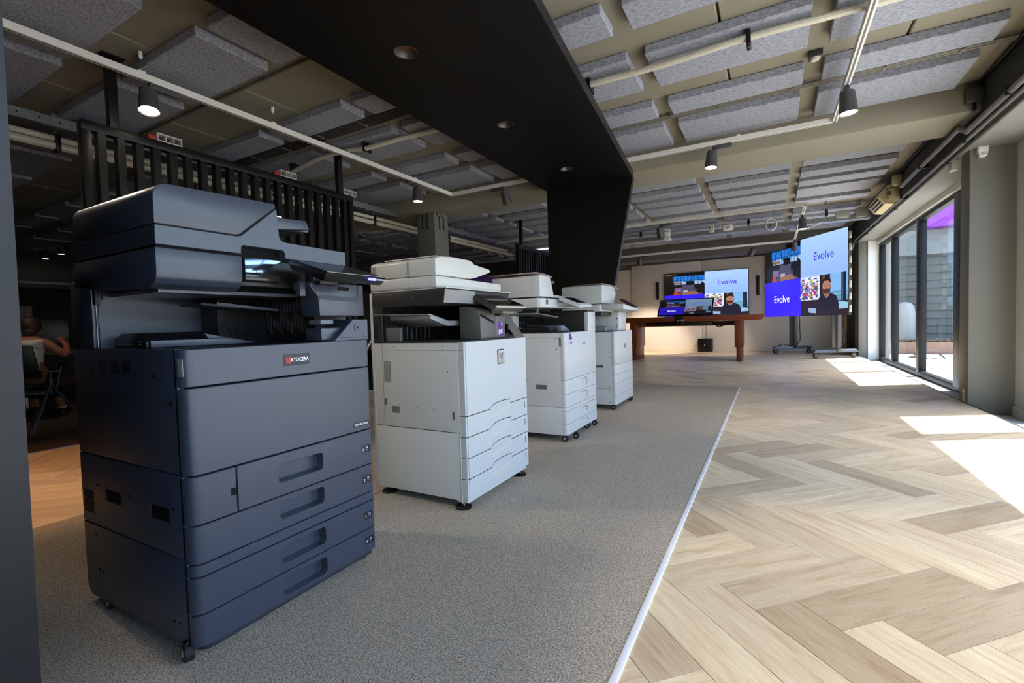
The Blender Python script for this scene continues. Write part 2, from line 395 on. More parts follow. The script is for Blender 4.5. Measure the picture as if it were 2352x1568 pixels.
# ------------------------------------------------------------------ ceiling: slabs, felt panels, beams
ceiling = struct('ceiling', B().box(-13.2, 1.86, -4.2, 12.7, 2.57, 2.75), CONC)
x = -.25 - 1.01 * 13
while x < 1.4:
    x1 = min(x + 1.01, 1.41)
    part('concrete_slab', B().box(x + .006, x1 - .006, -4.2, 12.7, 2.53, 2.575), CONC, ceiling, bevel=.006, seg=1, smooth=False); x += 1.01
ROWS = [(-1.2, -.75), (-.3, .15), (.72, 1.26), (1.51, 1.95), (2.53, 2.77), (3.06, 3.53), (3.82, 4.06), (4.27, 4.76),
        (6.0, 6.25), (6.5, 6.76), (6.93, 7.2), (7.35, 7.86), (8.1, 8.35), (8.87, 9.23), (9.5, 9.76), (10.0, 10.26), (10.5, 10.9)]
pms = {}
for k in range(13):
    xa = .325 - 1.01 * k
    for y0, y1 in ROWS:
        if y1 < 0 and k > 3: continue
        key = round(y1 - y0, 3)
        if key not in pms: pms[key] = mesh('acoustic_panel', B().box(0, .897, 0, key, 0, .06), FELT, bevel=.005, seg=1)
        o = bpy.data.objects.new('acoustic_panel', pms[key]); C.objects.link(o); o.parent = ceiling; o.location = Vector((xa, y0, 2.469)) - ceiling.location
struct('ceiling_beam', B().box(-13, 1.41, 4.86, 5.45, 2.31, 2.6), CONC, bevel=.012)
struct('ceiling_beam', B().box(-13, 1.41, 11.35, 11.9, 2.2, 2.6), mat('brown_grey_paint', (92, 86, 78), .7, vary=.04), bevel=.012)

# ------------------------------------------------------------------ walls
struct('wall_back', B().box(-13.2, 1.95, 12.4, 12.7, -.2, 2.6), mat('taupe_wall', (132, 124, 114), .75))
wp = struct('wall_panel', B().box(-3.17, -1.455, 12.25, 12.39, .0, 2.2), WHITEW, bevel=.003)
part('panel_sheet', B().box(-1.449, 1.44, 12.25, 12.39, 0, 2.2), WHITEW, wp, bevel=.003)
struct('wall_panel', B().box(-13, -3.175, 12.3, 12.39, 0, 2.12), WHITEW)
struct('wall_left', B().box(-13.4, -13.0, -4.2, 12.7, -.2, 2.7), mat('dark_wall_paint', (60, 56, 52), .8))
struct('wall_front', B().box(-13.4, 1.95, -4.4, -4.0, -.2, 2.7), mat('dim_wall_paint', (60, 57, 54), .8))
struct('lintel', B().box(1.40, 1.86, -4.2, 12.6, 2.19, 2.6), FASC, bevel=.006)
struct('lintel', B().box(1.44, 1.86, -4.2, 12.6, 2.15, 2.192), COLP)
struct('wall_right', B().box(1.60, 1.95, 11.0, 12.6, -.2, 2.2), COLP)
struct('column', B().box(1.46, 1.60, 10.9, 11.35, -.08, 2.16), COLP, bevel=.008)
struct('trim_4', B().box(1.60, 1.79, 10.88, 11.0, -.08, 2.15), WHITET)
struct('trim_5', B().box(1.735, 1.79, 6.55, 10.88, 2.09, 2.152), WHITET)
struct('column', B().box(1.475, 1.76, 5.36, 5.56, -.08, 2.16), COLP, bevel=.008)
struct('wall_pier', B().box(1.755, 1.95, 5.36, 6.62, -.1, 2.16), COLP)
struct('wall_jamb', B().box(1.765, 1.93, 5.12, 5.358, -.08, 2.16), mat('pale_wall_paint', (205, 205, 202), .6))
struct('baseboard_right', B().box(1.75, 1.765, 5.12, 5.357, -.08, .0), mat('pale_wall_paint', (205, 205, 202), .6))
struct('floor_ledge', B().box(1.488, 2.0, -4.2, 11.0, -.2, -.08), mat('ledge_grey', (176, 178, 180), .55, vary=.04, vscale=3))
struct('wall_right', B().box(1.755, 1.90, -4.2, -3.4, -.2, 2.2), COLP)

# ------------------------------------------------------------------ windows
def window(name, y0, y1, mull, z0=-.08, z1=2.1, x=1.77, xo=1.85):
    w = struct(name, B().box(x, xo, y0, y1, z0, z0 + .075), FRAMEM, bevel=.004)
    part('frame_head', B().box(x, xo, y0, y1, z1 - .065, z1), FRAMEM, w, bevel=.004)
    bars = [(y0, y0 + .06), (y1 - .06, y1)] + [(m - t / 2, m + t / 2) for m, t in mull]
    bars.sort()
    for a, c in bars: part('frame_bar', B().box(x - .004, xo, a, c, z0 + .05, z1 - .03), FRAMEM, w, bevel=.004)
    for (a, c), (d, e) in zip(bars, bars[1:]):
        part('pane', B().box(x + .04, x + .046, c - .01, d + .01, z0 + .06, z1 - .05), GLASS, w)
    return w
window('window_1', 6.60, 10.88, [(8.30, .13), (9.85, .10), (6.76, .22)])
window('window_2', -3.4, 5.12, [(4.35, .15), (2.75, .10), (1.15, .13), (-.5, .10), (-2.0, .13)])

# ------------------------------------------------------------------ outside
struct('ground', B().box(1.95, 14, -6, 40, -.35, -.14), mat('terrace_paving', (192, 190, 186), .8, vary=.12, vscale=1.2))

# ------------------------------------------------------------------ printers (they face +x; y runs to their right)
def cover(xb, xf, y0, y1, rl, rr, n=5):
    o = [(xb, y0)]
    for i in range(n + 1): a = -pi / 2 + pi / 2 * i / n; o.append((xf - rl + rl * cos(a), y0 + rl + rl * sin(a)))
    for i in range(n + 1): a = pi / 2 * i / n; o.append((xf - rr + rr * cos(a), y1 - rr + rr * sin(a)))
    o.append((xb, y1)); return o, n + 1
def inked(faces, name, parent, m=None, label=None):
    """faces: list of (3d polygon, rgb); flat print"""
    vs, fs, cols = [], [], []
    off = wloc(parent)
    for poly, c in faces:
        fs.append(list(range(len(vs), len(vs) + len(poly)))); cols.append(lin(c)); vs += [tuple(Vector(p) - off) for p in poly]
    me = bpy.data.meshes.new(name); me.from_pydata(vs, [], fs); me.materials.append(m or INK)
    a = me.color_attributes.new('ink', 'FLOAT_COLOR', 'CORNER'); k = 0
    for p, c in zip(me.polygons, cols):
        for li in p.loop_indices: a.data[li].color = c
    o = bpy.data.objects.new(name, me); C.objects.link(o); o.parent = parent
    if label: o['label'] = label
    return o
TXTW = mat('white_lettering', (235, 238, 242), .5); TXTG = mat('grey_lettering', (120, 124, 126), .5); TXTD = mat('dark_lettering', (46, 52, 58), .5)
def txt(s, size, m, par, x, y, z, bold=0.0, name='lettering', sx=1.0, label=None):
    return text_part(name, s, size, m, par, (x, y, z), (0, 1, 0), (0, 0, 1), bold=bold, sx=sx, label=label)
def caster(par, x, y, r=.022, w=.022, fork=True, top=.05, ang=0.0):
    d = Vector((sin(ang), cos(ang), 0))
    c = Vector((x, y, r + .004)); p = part('caster', B().lathe([(r * .9, -w / 2), (r, -w / 2 + .003), (r, w / 2 - .003), (r * .9, w / 2)], c, d, 20), RUB, par)
    part('wheel_hub', B().cyl(c - d * (w / 2 + .002), c + d * (w / 2 + .002), r * .4, 14), mat('hub_grey', (150, 150, 150), .4), p)
    if fork: part('caster_fork', B().box(x - .010, x + .010, y - w / 2, y + w / 2, r * 2 + .002, max(top, r * 2 + .01)), BLK, p, bevel=.002)
def pci_sticker(par, x, y0, y1, z0, z1):
    h = (z1 - z0); w = y1 - y0; s = part('sticker', B().prism([(y0, z0), (y1, z0), (y1, z1 - h * .3), (y1 - w * .34, z1), (y0, z1)], 'x', x, x + .0008), PURP, par, label='purple page-shaped sticker')
    inked([([(x + .0012, y1 - w * .32, z1 - h * .02), (x + .0012, y1 - w * .32, z1 - h * .28), (x + .0012, y1, z1 - h * .3)], (190, 225, 250))], 'folded_corner', s)
    txt('pci', w * .78, TXTW, s, x + .0012, (y0 + y1) / 2, z0 + h * .30, .0012, label='white pci lettering')
    inked([([(x + .0012, y0 + w * .25, z0 + h * .09), (x + .0012, y1 - w * .1, z0 + h * .09), (x + .0012, y1 - w * .1, z0 + h * .11), (x + .0012, y0 + w * .25, z0 + h * .11)], (190, 150, 220))], 'small_print', s)
def dots(name, par, pts, r=.003, m=None, ax=(0, -1, 0), t=.001):
    for p in pts: part(name, B().cyl(Vector(p) - Vector(ax) * .001, Vector(p) + Vector(ax) * t, r, 10), m or GAP, par)
def arc(cy, cz, r, a0, a1, n=5): return [(cy + r * cos(radians(a0 + (a1 - a0) * i / n)), cz + r * sin(radians(a0 + (a1 - a0) * i / n))) for i in range(n + 1)]

# ---- slate blue machine in front
P = thing('photocopier', 'slate blue KYOCERA photocopier with four paper drawers', 'photocopier', (-1.5, .865, 0), 'floor-standing photocopiers in a row')
part('body', B().box(-1.795, -1.236, .581, 1.149, .03, .757), GAP, P)
for nm, z0, z1 in (('side_panel', .03, .2495), ('side_panel', .2525, .4565), ('side_panel', .459, .762)):
    b = B()
    if z0 < .2: b.prism([(-1.80, z0 + .03), (-1.775, z0), (-1.226, z0), (-1.226, z1), (-1.80, z1)], 'y', .575, .59)
    else: b.box(-1.80, -1.226, .575, .59, z0, z1)
    sp = part(nm, b, SLATE, P, bevel=.002)
    if abs(z0 - .2525) < .001:
        for xa, xb in ((-1.652, -1.553), (-1.396, -1.296)):
            part('grip_recess', B().box(xa, xb, .5743, .58, .334, .368), GAP, sp); part('recess_cheek', B().box(xa, xa + .016, .574, .58, .334, .368), SLATE, sp)
        vb = B()
        for i in range(9): vb.box(-1.787, -1.727, .5744, .58, .283 + i * .0075, .287 + i * .0075)
        part('vent_slits', vb, GAP, sp)
        dots('screw_hole', sp, [(-1.69, .575, .371), (-1.5, .575, .369), (-1.275, .575, .372)], .004)
    if z0 > .4:
        vb = B()
        for xa in (-1.63, -1.561, -1.496):
            for i in range(6): vb.box(xa, xa + .044, .5744, .58, .70 + i * .0055, .703 + i * .0055)
        part('vent_slits', vb, GAP, sp); dots('screw_hole', sp, [(-1.685, .575, .70), (-1.335, .575, .695), (-1.26, .575, .63)], .005)
    if z0 < .2: dots('screw_hole', sp, [(-1.72, .575, .222), (-1.71, .575, .12), (-1.69, .575, .118), (-1.3, .575, .085), (-1.275, .575, .087)], .0035)
part('side_panel', B().box(-1.80, -1.226, 1.14, 1.155, .03, .762), SLATE, P, bevel=.002)
part('rear_cover', B().box(-1.802, -1.79, .58, 1.15, .03, 1.0), SLATE, P)
XF = -1.20; RL = .03
o_, fi = cover(-1.238, XF, .575, 1.155, RL, .012)
b = B().plan(o_, .6705, .7605); b.prism([(1.012, .7605), (1.09, .829), (1.154, .829), (1.154, .7605)], 'x', -1.236, -1.2005)
fc = part('front_cover', b, SLATE, P, bevel=.0018, seg=1)
part('cover_seam', B().box(-1.2003, -1.1997, 1.035, 1.155, .7697, .7707), GAP, fc)
part('latch_tab', B().box(-1.221, -1.196, .574, .5755, .697, .738), mat('pale_tab', (150, 152, 152), .4), fc, bevel=.001)
bd = part('badge', B().prism(rrect(.833, .919, .698, .7305, .002, 2), 'x', XF - .001, XF + .0012), SLATED, fc, label='KYOCERA nameplate', bevel=.0004, seg=1)
txt('KYOCERA', .0155, TXTW, bd, XF + .0016, .8855, .714, .0003, sx=.82, label='white KYOCERA lettering')
x_ = XF + .0016; R_ = (222, 40, 40); D_ = (120, 16, 18)
inked([([(x_, .8415, .7065), (x_, .8475, .7065), (x_, .8475, .7215), (x_, .8415, .7215)], R_), ([(x_, .8475, .709), (x_, .8545, .702), (x_, .8545, .726), (x_, .8475, .719)], R_),
       ([(x_ + .0002, .8465, .7105), (x_ + .0002, .8495, .7105), (x_ + .0002, .8495, .7175), (x_ + .0002, .8465, .7175)], D_)], 'emblem', bd, label='red emblem')
pb = part('power_button', B().prism(rrect(1.094, 1.123, .793, .812, .003, 3), 'x', XF - .002, XF + .0012), SLATE, fc, bevel=.0006, seg=1)
part('power_mark', B().lathe([(.0048, .0001), (.0048, .0005), (.0038, .0005), (.0038, .0001)], (XF + .0012, 1.1085, .8025), (1, 0, 0), 16), mat('pale_mark', (140, 148, 165), .5), pb)
dr = part('front_door', B().plan(o_, .4575, .6668), SLATE, P, bevel=.0018, seg=1)
txt('TASKalfa 3554ci', .0095, TXTW, dr, XF + .0006, 1.108, .479, .0002, sx=.92, label='white TASKalfa 3554ci lettering')
part('name_strip', B().box(XF - .001, XF + .0004, 1.073, 1.143, .471, .488), SLATED, dr)
def label_win(par, z, num):
    w = part('size_window', B().box(XF - .002, XF + .0006, 1.104, 1.139, z - .0125, z + .0125), mat('dark_window', (34, 36, 44), .3), par)
    txt(num, .0135, TXTW, w, XF + .0012, 1.110, z - .002, .0003); txt('A4', .008, TXTW, w, XF + .0012, 1.127, z + .004, .0002)
    inked([([(XF + .0012, 1.1175, z - .004), (XF + .0012, 1.133, z - .004), (XF + .0012, 1.133, z - .003), (XF + .0012, 1.1175, z - .003)], (190, 195, 205))], 'line', w)
    part('window_edge', B().box(XF - .002, XF + .0008, 1.1355, 1.139, z - .0125, z + .0125), GAP, w)
wd, _ = cover(-1.238, XF, .575, .6865, RL, .002)
wdo = part('waste_box_door', B().plan(wd, .3375, .454), SLATE, P, bevel=.0015, seg=1)
part('finger_notch', B().box(XF - .004, XF + .0004, .672, .687, .383, .402), GAP, wdo)
d1, f1 = cover(-1.238, XF, .6895, 1.155, .002, .012)
for num, (oo, ff), z0, z1, h0, h1 in (('1', (d1, f1), .3375, .454, .373, .4235), ('2', (o_, fi), .2425, .3345, .27, .3185), ('3', (o_, fi), .1195, .2085, .1425, .1935), ('4', (o_, fi), .041, .1165, .0485, .0995)):
    d = part('drawer', B().plan(oo, z0, z1, ff, rrect(.804, .951, h0, h1, .010), .034, .0), SLATE, P, bevel=.0012, seg=1, label='paper drawer number ' + num)
    label_win(d, (z0 + z1) / 2 + (.0 if num != '1' else -.004), num)
part('front_strip', B().plan(o_, .2115, .2395), SLATE, P, bevel=.0015, seg=1)
pl, _ = cover(-1.75, XF - .006, .59, 1.145, .03, .012)
part('plinth', B().plan(pl, .024, .04), SLATED, P, bevel=.003)
caster(P, -1.243, .575, .022, ang=.3); caster(P, -1.685, .59, .021); caster(P, -1.24, 1.12, .02); caster(P, -1.70, 1.12, .02); caster(P, -1.6, .62, .014, fork=False)
# upper part: exit bay
part('rear_tower', B().box(-1.80, -1.662, .576, 1.154, .762, .955), SLATE, P, bevel=.003)
tb = part('bay_back', B().box(-1.664, -1.658, .59, .875, .762, .90), SLATE, P)
part('bay_rail', B().box(-1.662, -1.654, .60, .86, .90, .93), SLATE, tb)
dots('screw', tb, [(-1.654, .625, .915), (-1.654, .78, .913)], .0045, CHR, (1, 0, 0))
part('hinge_post', B().box(-1.664, -1.645, .579, .592, .885, .935), BLK, P); part('hinge_rod', B().cyl((-1.655, .584, .765), (-1.655, .584, .885), .0018, 8), CHR, P)
part('bay_floor', B().box(-1.66, -1.238, .59, 1.14, .745, .7602), BLK, P)
prof = [(-1.665, .761), (-1.665, .784), (-1.615, .8025), (-1.535, .803), (-1.475, .780), (-1.475, .761)]
ex = part('exit_tray', B().prism(prof, 'y', .622, .80), mat('tray_black', (24, 25, 28), .4), P, bevel=.002)
vb = B()
for xa in (-1.63, -1.60, -1.575, -1.515):
    for zz in (.770, .777): vb.box(xa, xa + .016, .6214, .63, zz, zz + .003)
part('vent_slits', vb, mat('slit_grey', (150, 152, 156), .4), ex)
part('tray_front', B().hexa([(-1.475, .628, .762), (-1.462, .628, .762), (-1.462, .93, .762), (-1.475, .93, .762), (-1.48, .628, .782), (-1.462, .628, .781), (-1.462, .84, .781), (-1.48, .84, .782)]), SLATE, ex, bevel=.001)
part('tray_ramp', B().hexa([(-1.62, .80, .761), (-1.48, .80, .761), (-1.48, .93, .761), (-1.62, .93, .761), (-1.60, .79, .798), (-1.48, .775, .797), (-1.48, .925, .763), (-1.60, .925, .763)]), SLATE, ex, bevel=.001)
part('bay_wall', B().box(-1.655, -1.30, 1.02, 1.15, .76, .93), BLK, P)
part('rear_block', B().box(-1.655, -1.56, .86, 1.02, .76, .91), BLK, P)
rb = B()
for i in range(26):
    yy = .865 + i * .006; za = random.uniform(.775, .82)
    rb.box(-1.562, -1.556, yy, yy + .0012, za, za + random.uniform(.008, .03)); rb.box(-1.562, -1.556, yy, yy + .0012, .862 + random.uniform(0, .015), .885 + random.uniform(0, .015))
part('guide_ribs', rb, mat('rib_grey', (40, 40, 42), .35), P)
rb = B()
for i in range(16):
    xx = -1.63 + i * .018; rb.box(xx, xx + .002, 1.014, 1.021, .79 + .01 * ((i * 5) % 3), .83 + .01 * ((i * 3) % 4)); rb.box(xx, xx + .002, 1.014, 1.021, .862, .885 + .008 * (i % 3))
part('guide_ribs', rb, mat('rib_grey', (40, 40, 42), .35), P)
part('relay_tray', B().hexa([(-1.58, .76, .880), (-1.46, .76, .880), (-1.43, .985, .862), (-1.58, .985, .862), (-1.58, .76, .888), (-1.46, .76, .888), (-1.43, .985, .869), (-1.58, .985, .869)]), SLATED, P, bevel=.002)
part('tray_lip', B().hexa([(-1.462, .80, .883), (-1.452, .80, .883), (-1.43, .985, .863), (-1.44, .985, .863), (-1.462, .80, .889), (-1.452, .80, .889), (-1.43, .985, .870), (-1.44, .985, .870)]), SLATE, P)
fd = part('finisher_door', B().prism([(.976, .841), (1.1535, .841), (1.1535, .944), (.943, .944), (.945, .93), (.972, .90)], 'x', -1.30, -1.216), SLATE, P, bevel=.002)
part('door_recess', B().prism([(.976, .892), (.975, .905), (1.12, .902), (1.128, .91), (1.130, .942), (1.145, .942), (1.147, .887)], 'x', -1.2165, -1.2145), SLATED, fd)
part('finger_slot', B().prism(rrect(1.047, 1.093, .923, .934, .005, 4), 'x', -1.217, -1.2135), GAP, fd, bevel=.0008, seg=1)
part('door_post', B().box(-1.25, -1.228, .918, .938, .90, .945), SLATE, P, bevel=.003)
part('jam_tub', B().box(-1.30, -1.225, .985, 1.075, .764, .803), SLATE, P, bevel=.003); part('green_lever', B().box(-1.29, -1.232, .99, 1.04, .814, .83), mat('lever_grey', (96, 104, 116), .3), P, bevel=.004)
part('tub_side', B().hexa([(-1.30, 1.02, .765), (-1.205, 1.02, .765), (-1.205, 1.10, .765), (-1.30, 1.10, .765), (-1.30, 1.085, .829), (-1.206, 1.093, .829), (-1.206, 1.10, .829), (-1.30, 1.10, .829)]), SLATED, P)
# scanner
SX = -1.295
sp_ = [(-1.765, .935), (-1.66, .928), (-1.335, .912), (-1.31, .922), (-1.298, .936), (SX, .952), (SX, 1.010), (-1.765, 1.010)]
sc = part('scanner', B().prism(sp_, 'y', .576, .788), SLATE, P, bevel=.003)
part('scanner', B().prism([(-1.765, .935), (-1.34, .915), (-1.315, .93), (-1.31, 1.010), (-1.765, 1.010)], 'y', .79, 1.154), BLK, P, bevel=.002)
part('scan_bed', B().box(-1.62, -1.345, .60, 1.0, .9045, .914), mat('bed_grey', (74, 78, 84), .25), P)
part('gloss_panel', B().prism([(.795, .966), (.844, .966), (.909, 1.009), (.795, 1.009)], 'x', SX - .012, SX + .001), mat('sky_reflection_blue', (104, 124, 150), .1, metal=.9), P, bevel=.001)  # black gloss facet; the reflected sky's blue is put into its colour
part('gloss_skirt', B().hexa([(-1.33, .795, .938), (SX, .795, .944), (SX, .90, .944), (-1.33, .90, .938), (-1.33, .795, .964), (SX + .001, .795, .964), (SX + .001, .90, .964), (-1.33, .90, .964)]), mat('gunmetal', (60, 58, 58), .22, metal=.4), P, bevel=.003)
# document feeder
ov = [(.577, 1.067), (.772, 1.067), (.785, 1.0705), (.8975, 1.167), (.8965, 1.1775)] + [(.62, 1.168)] + arc(.612, 1.133, .035, 85, 180, 7)
part('feeder_cover', B().prism(ov, 'x', -1.755, SX), SLATE, P, bevel=.003)
ob = [(.577, 1.0165), (.787, 1.0165), (.788, 1.036), (.793, 1.041), (.915, 1.041), (.922, 1.035), (.923, 1.0165), (1.155, 1.0165), (1.155, 1.064), (.925, 1.067), (.912, 1.071), (.906, 1.08), (.9005, 1.165), (.789, 1.068), (.775, 1.0645), (.577, 1.0645)]
part('feeder_base', B().prism(ob, 'x', -1.752, SX), SLATE, P, bevel=.0015, seg=1)
part('seam_shade_fill', B().prism([(.58, 1.0635), (.776, 1.0635), (.790, 1.067), (.899, 1.160), (.897, 1.169), (.784, 1.072), (.772, 1.068), (.58, 1.068)], 'x', -1.74, SX - .0018), GAP, P)  # black fill painted in as the seam's shade
part('grip_recess', B().box(-1.5, SX - .03, .78, .93, 1.0165, 1.042), GAP, P); part('feeder_gap', B().box(-1.74, SX - .01, .582, 1.15, 1.009, 1.0175), GAP, P)  # grip notch gets a black back to stand in for its shade
ft = part('feeder_tray', B().prism([(.88, 1.15), (1.052, 1.163), (1.064, 1.135), (.90, 1.112)], 'x', -1.70, -1.36), SLATE, P, bevel=.002)
part('tray_tip', B().prism([(1.057, 1.160), (1.081, 1.166), (1.091, 1.136), (.99, 1.125), (1.063, 1.134)], 'x', -1.66, -1.40), SLATE, ft); part('paper_guide', B().box(-1.56, -1.50, .93, .985, 1.15, 1.166), SLATE, ft, bevel=.003)
part('silver_strip', B().box(-1.3605, -1.359, .934, .962, 1.1575, 1.1605), CHR, ft)
# control panel
cp = part('control_panel', B().hexa([(-1.235, .895, .978), (-1.10, .90, .934), (-1.10, 1.12, .934), (-1.235, 1.112, .978), (-1.235, .886, 1.006), (-1.080, .893, .957), (-1.080, 1.131, .957), (-1.235, 1.123, 1.006)]), mat('panel_black', (26, 26, 28), .25), P, bevel=.004)
part('touch_screen', B().hexa([(-1.225, .90, 1.0015), (-1.09, .905, .9595), (-1.09, 1.118, .9595), (-1.225, 1.11, 1.0015), (-1.225, .90, 1.0045), (-1.09, .905, .9620), (-1.09, 1.118, .9620), (-1.225, 1.11, 1.0045)]), GLOSSB, cp)
part('blue_light', B().box(-1.0815, -1.0785, 1.048, 1.080, .9455, .953), mat('blue_glow', (90, 90, 255), .4, emit=(96, 92, 255), estr=1.6), cp); part('key_row', B().box(-1.0815, -1.0785, 1.082, 1.127, .947, .952), mat('key_grey', (150, 150, 165), .4), cp)
part('panel_hinge', B().cyl((-1.20, .935, .955), (-1.20, 1.06, .955), .014, 16), BLK, P); part('panel_arm', B().box(-1.26, -1.19, .96, 1.03, .935, .985), BLK, P, bevel=.005)

# ---- white machine with the grey upper half
def ribbed():
    m, n, b = node_mat('ribbed_white_plastic')
    tc = n.nodes.new('ShaderNodeTexCoord'); w = n.nodes.new('ShaderNodeTexWave'); w.wave_type = 'BANDS'; w.bands_direction = 'Z'; w.inputs['Scale'].default_value = 28; w.inputs['Distortion'].default_value = .15; w.inputs['Detail'].default_value = 1
    bp = n.nodes.new('ShaderNodeBump'); bp.inputs['Strength'].default_value = .25; bp.inputs['Distance'].default_value = .001
    n.links.new(tc.outputs['Object'], w.inputs['Vector']); n.links.new(w.outputs['Fac'], bp.inputs['Height']); n.links.new(bp.outputs[0], b.inputs['Normal'])
    b.inputs['Base Color'].default_value = lin((196, 199, 202)); b.inputs['Roughness'].default_value = .42
    return m
RIB = ribbed()
Q = thing('photocopier', 'white photocopier with charcoal grey upper half and silver badge', 'photocopier', (-1.4, 1.91, 0), 'floor-standing photocopiers in a row')
QF = -1.135; y0, y1 = 1.625, 2.196
part('body', B().box(-1.655, -1.168, y0 + .004, y1 - .003, .05, .722), GAP, Q)
su = part('side_panel', B().box(-1.655, -1.168, y0, y0 + .012, .336, .724), WHT, Q, bevel=.0015)
part('side_panel', B().box(-1.66, -1.172, y0, y0 + .012, .04, .333), WHT, Q, bevel=.0015)
part('rear_strip', B().box(-1.672, -1.655, y0 - .001, y1, .04, .96), WHT, Q, bevel=.003)
part('side_panel', B().box(-1.655, -1.168, y1 - .012, y1, .04, .724), WHT, Q)
part('side_seam', B().box(-1.6, -1.17, y0 - .0003, y0 + .001, .692, .6935), GAP, su); part('side_seam', B().box(-1.6025, -1.6015, y0 - .0003, y0 + .001, .336, .724), GAP, su)
vb = B()
for i in range(7):
    for j in range(20): vb.box(-1.595 + i * .0062, -1.5912 + i * .0062, y0 - .0004, y0 + .001, .545 + j * .0048, .548 + j * .0048)
part('vent_grid', vb, GRYD, su)
dots('square_hole', su, [(-1.505, y0, .44), (-1.405, y0, .435), (-1.305, y0, .43), (-1.225, y0, .60), (-1.225, y0, .66), (-1.53, y0, .71), (-1.245, y0, .71)], .0027)
part('grip_recess', B().box(-1.555, -1.508, y0 - .0005, y0 + .001, .400, .432), mat('shadow_grey', (110, 108, 104), .5), su); part('side_clip', B().box(-1.205, -1.195, y0 - .001, y0 + .001, .392, .425), GRYP, su)
part('side_clip', B().box(-1.595, -1.585, y0 - .001, y0 + .001, .435, .465), GRYP, su)
oc, fo = cover(-1.170, QF, y0 + .002, y1, .012, .008)
zs = [.7265, .4075, .3165, .2245, .1345]
ya, yb = 1.822, 2.012
def wavy(z): return [(ya, z), (ya + .012, z + .010), (ya + .035, z + .018), (ya + .08, z + .0235), (ya + .14, z + .023), (yb, z + .019), (yb + .003, z)]
def qdrawer(z0, z1, nm, top, bot):
    zt = wavy(z1) if top else []; zb = wavy(z0) if bot else []
    poly = [(y0 + .012, z0)] + zb + [(y1 - .002, z0), (y1 - .002, z1)] + zt[::-1] + [(y0 + .012, z1)]
    b = B().prism(poly, 'x', QF - .02, QF)
    b.box(QF - .035, QF - .003, y0 + .002, y0 + .013, z0, z1)
    return part(nm, b, RIB, Q, bevel=.0016, seg=1)
for zz in zs[1:]:
    part('seam_shade', B().prism([(y0 + .012, zz - .0018)] + wavy(zz - .0018) + [(y1 - .004, zz - .0018), (y1 - .004, zz + .0018)] + wavy(zz + .0018)[::-1] + [(y0 + .012, zz + .0018)], 'x', QF - .018, QF - .0022), GAP, Q)  # dark strips painted as shade between the drawers, no real lining
qd = qdrawer(zs[1] + .0015, zs[0], 'front_door', False, True)
part('door_notch', B().box(-1.1665, -1.145, y0 + .0012, y0 + .003, .655, .6565), GAP, qd); part('door_notch', B().box(-1.1665, -1.145, y0 + .0012, y0 + .003, .691, .6925), GAP, qd)
for k in range(4):
    z1 = zs[k + 1] - .0015; z0 = zs[k + 2] + .0015 if k < 3 else .046
    d = qdrawer(z0, z1, 'drawer', True, k < 3)
    hh = z1 - z0
    g_ = B().hexa([(QF - .016, ya + .004, z0 + hh * .46), (QF + .0005, ya + .004, z0 + hh * .42), (QF + .0005, yb - .004, z0 + hh * .72), (QF - .016, yb - .004, z0 + hh * .76),
                   (QF - .018, ya + .004, z1 - .001), (QF - .0005, ya + .006, z1 - .002), (QF - .0005, yb - .002, z1 + .014), (QF - .018, yb - .002, z1 + .014)])
    part('grip_scoop', g_, WHT, d, bevel=.001, seg=1)
    part('grip_edge', B().hexa([(QF - .002, ya + .004, z0 + hh * .41), (QF + .004, ya + .004, z0 + hh * .41), (QF + .004, yb - .004, z0 + hh * .71), (QF - .002, yb - .004, z0 + hh * .71), (QF - .002, ya + .004, z0 + hh * .45), (QF + .003, ya + .004, z0 + hh * .45), (QF + .003, yb - .004, z0 + hh * .75), (QF - .002, yb - .004, z0 + hh * .75)]), WHTC, d, bevel=.0015)
    part('level_window', B().box(QF - .001, QF + .0006, 2.160, 2.167, z1 - hh * .55, z1 - hh * .2), GRYP, d)
part('kick_strip', B().box(-1.2, QF - .01, y0 + .01, y1 - .02, .03, .046), WHT, Q)
qb = part('badge', B().prism(rrect(1.899, 1.961, .609, .680, .005, 3), 'x', QF - .001, QF + .002), mat('badge_rim', (70, 72, 76), .3, metal=.6), Q, label='small silver maker badge')
part('badge_face', B().prism(rrect(1.903, 1.958, .613, .676, .004, 3), 'x', QF + .001, QF + .0028), mat('badge_silver', (176, 172, 166), .35, metal=.3), qb)
txt('SHARP', .0125, TXTW, qb, QF + .0033, 1.931, .667, .0004)
xq = QF + .0034
inked([([(xq, 1.924, .631), (xq, 1.932, .636), (xq, 1.944, .650), (xq, 1.945, .657), (xq, 1.936, .653), (xq, 1.927, .643)], (56, 60, 130)), ([(xq, 1.922, .648), (xq, 1.935, .656), (xq, 1.953, .662), (xq, 1.953, .664), (xq, 1.934, .660), (xq, 1.921, .652)], (110, 120, 60)), ([(xq, 1.922, .627), (xq, 1.927, .629), (xq, 1.928, .636), (xq, 1.923, .634)], (235, 235, 240))], 'coloured_mark', qb)
for fx, fy in ((-1.175, 1.645), (-1.16, 2.135), (-1.62, 1.66), (-1.62, 2.15)):
    f = part('levelling_foot', B().lathe([(.030, .004), (.036, .0045), (.036, .012), (.030, .016), (.01, .017)], (fx, fy, 0), (0, 0, 1), 24), BLK, Q); part('stud', B().cyl((fx, fy, .015), (fx, fy, .05), .006, 10), CHR, f)
part('pole', B().cyl((-1.168, y0 - .001, .03), (-1.168, y0 - .001, .33), .0025, 8), WHT, Q)
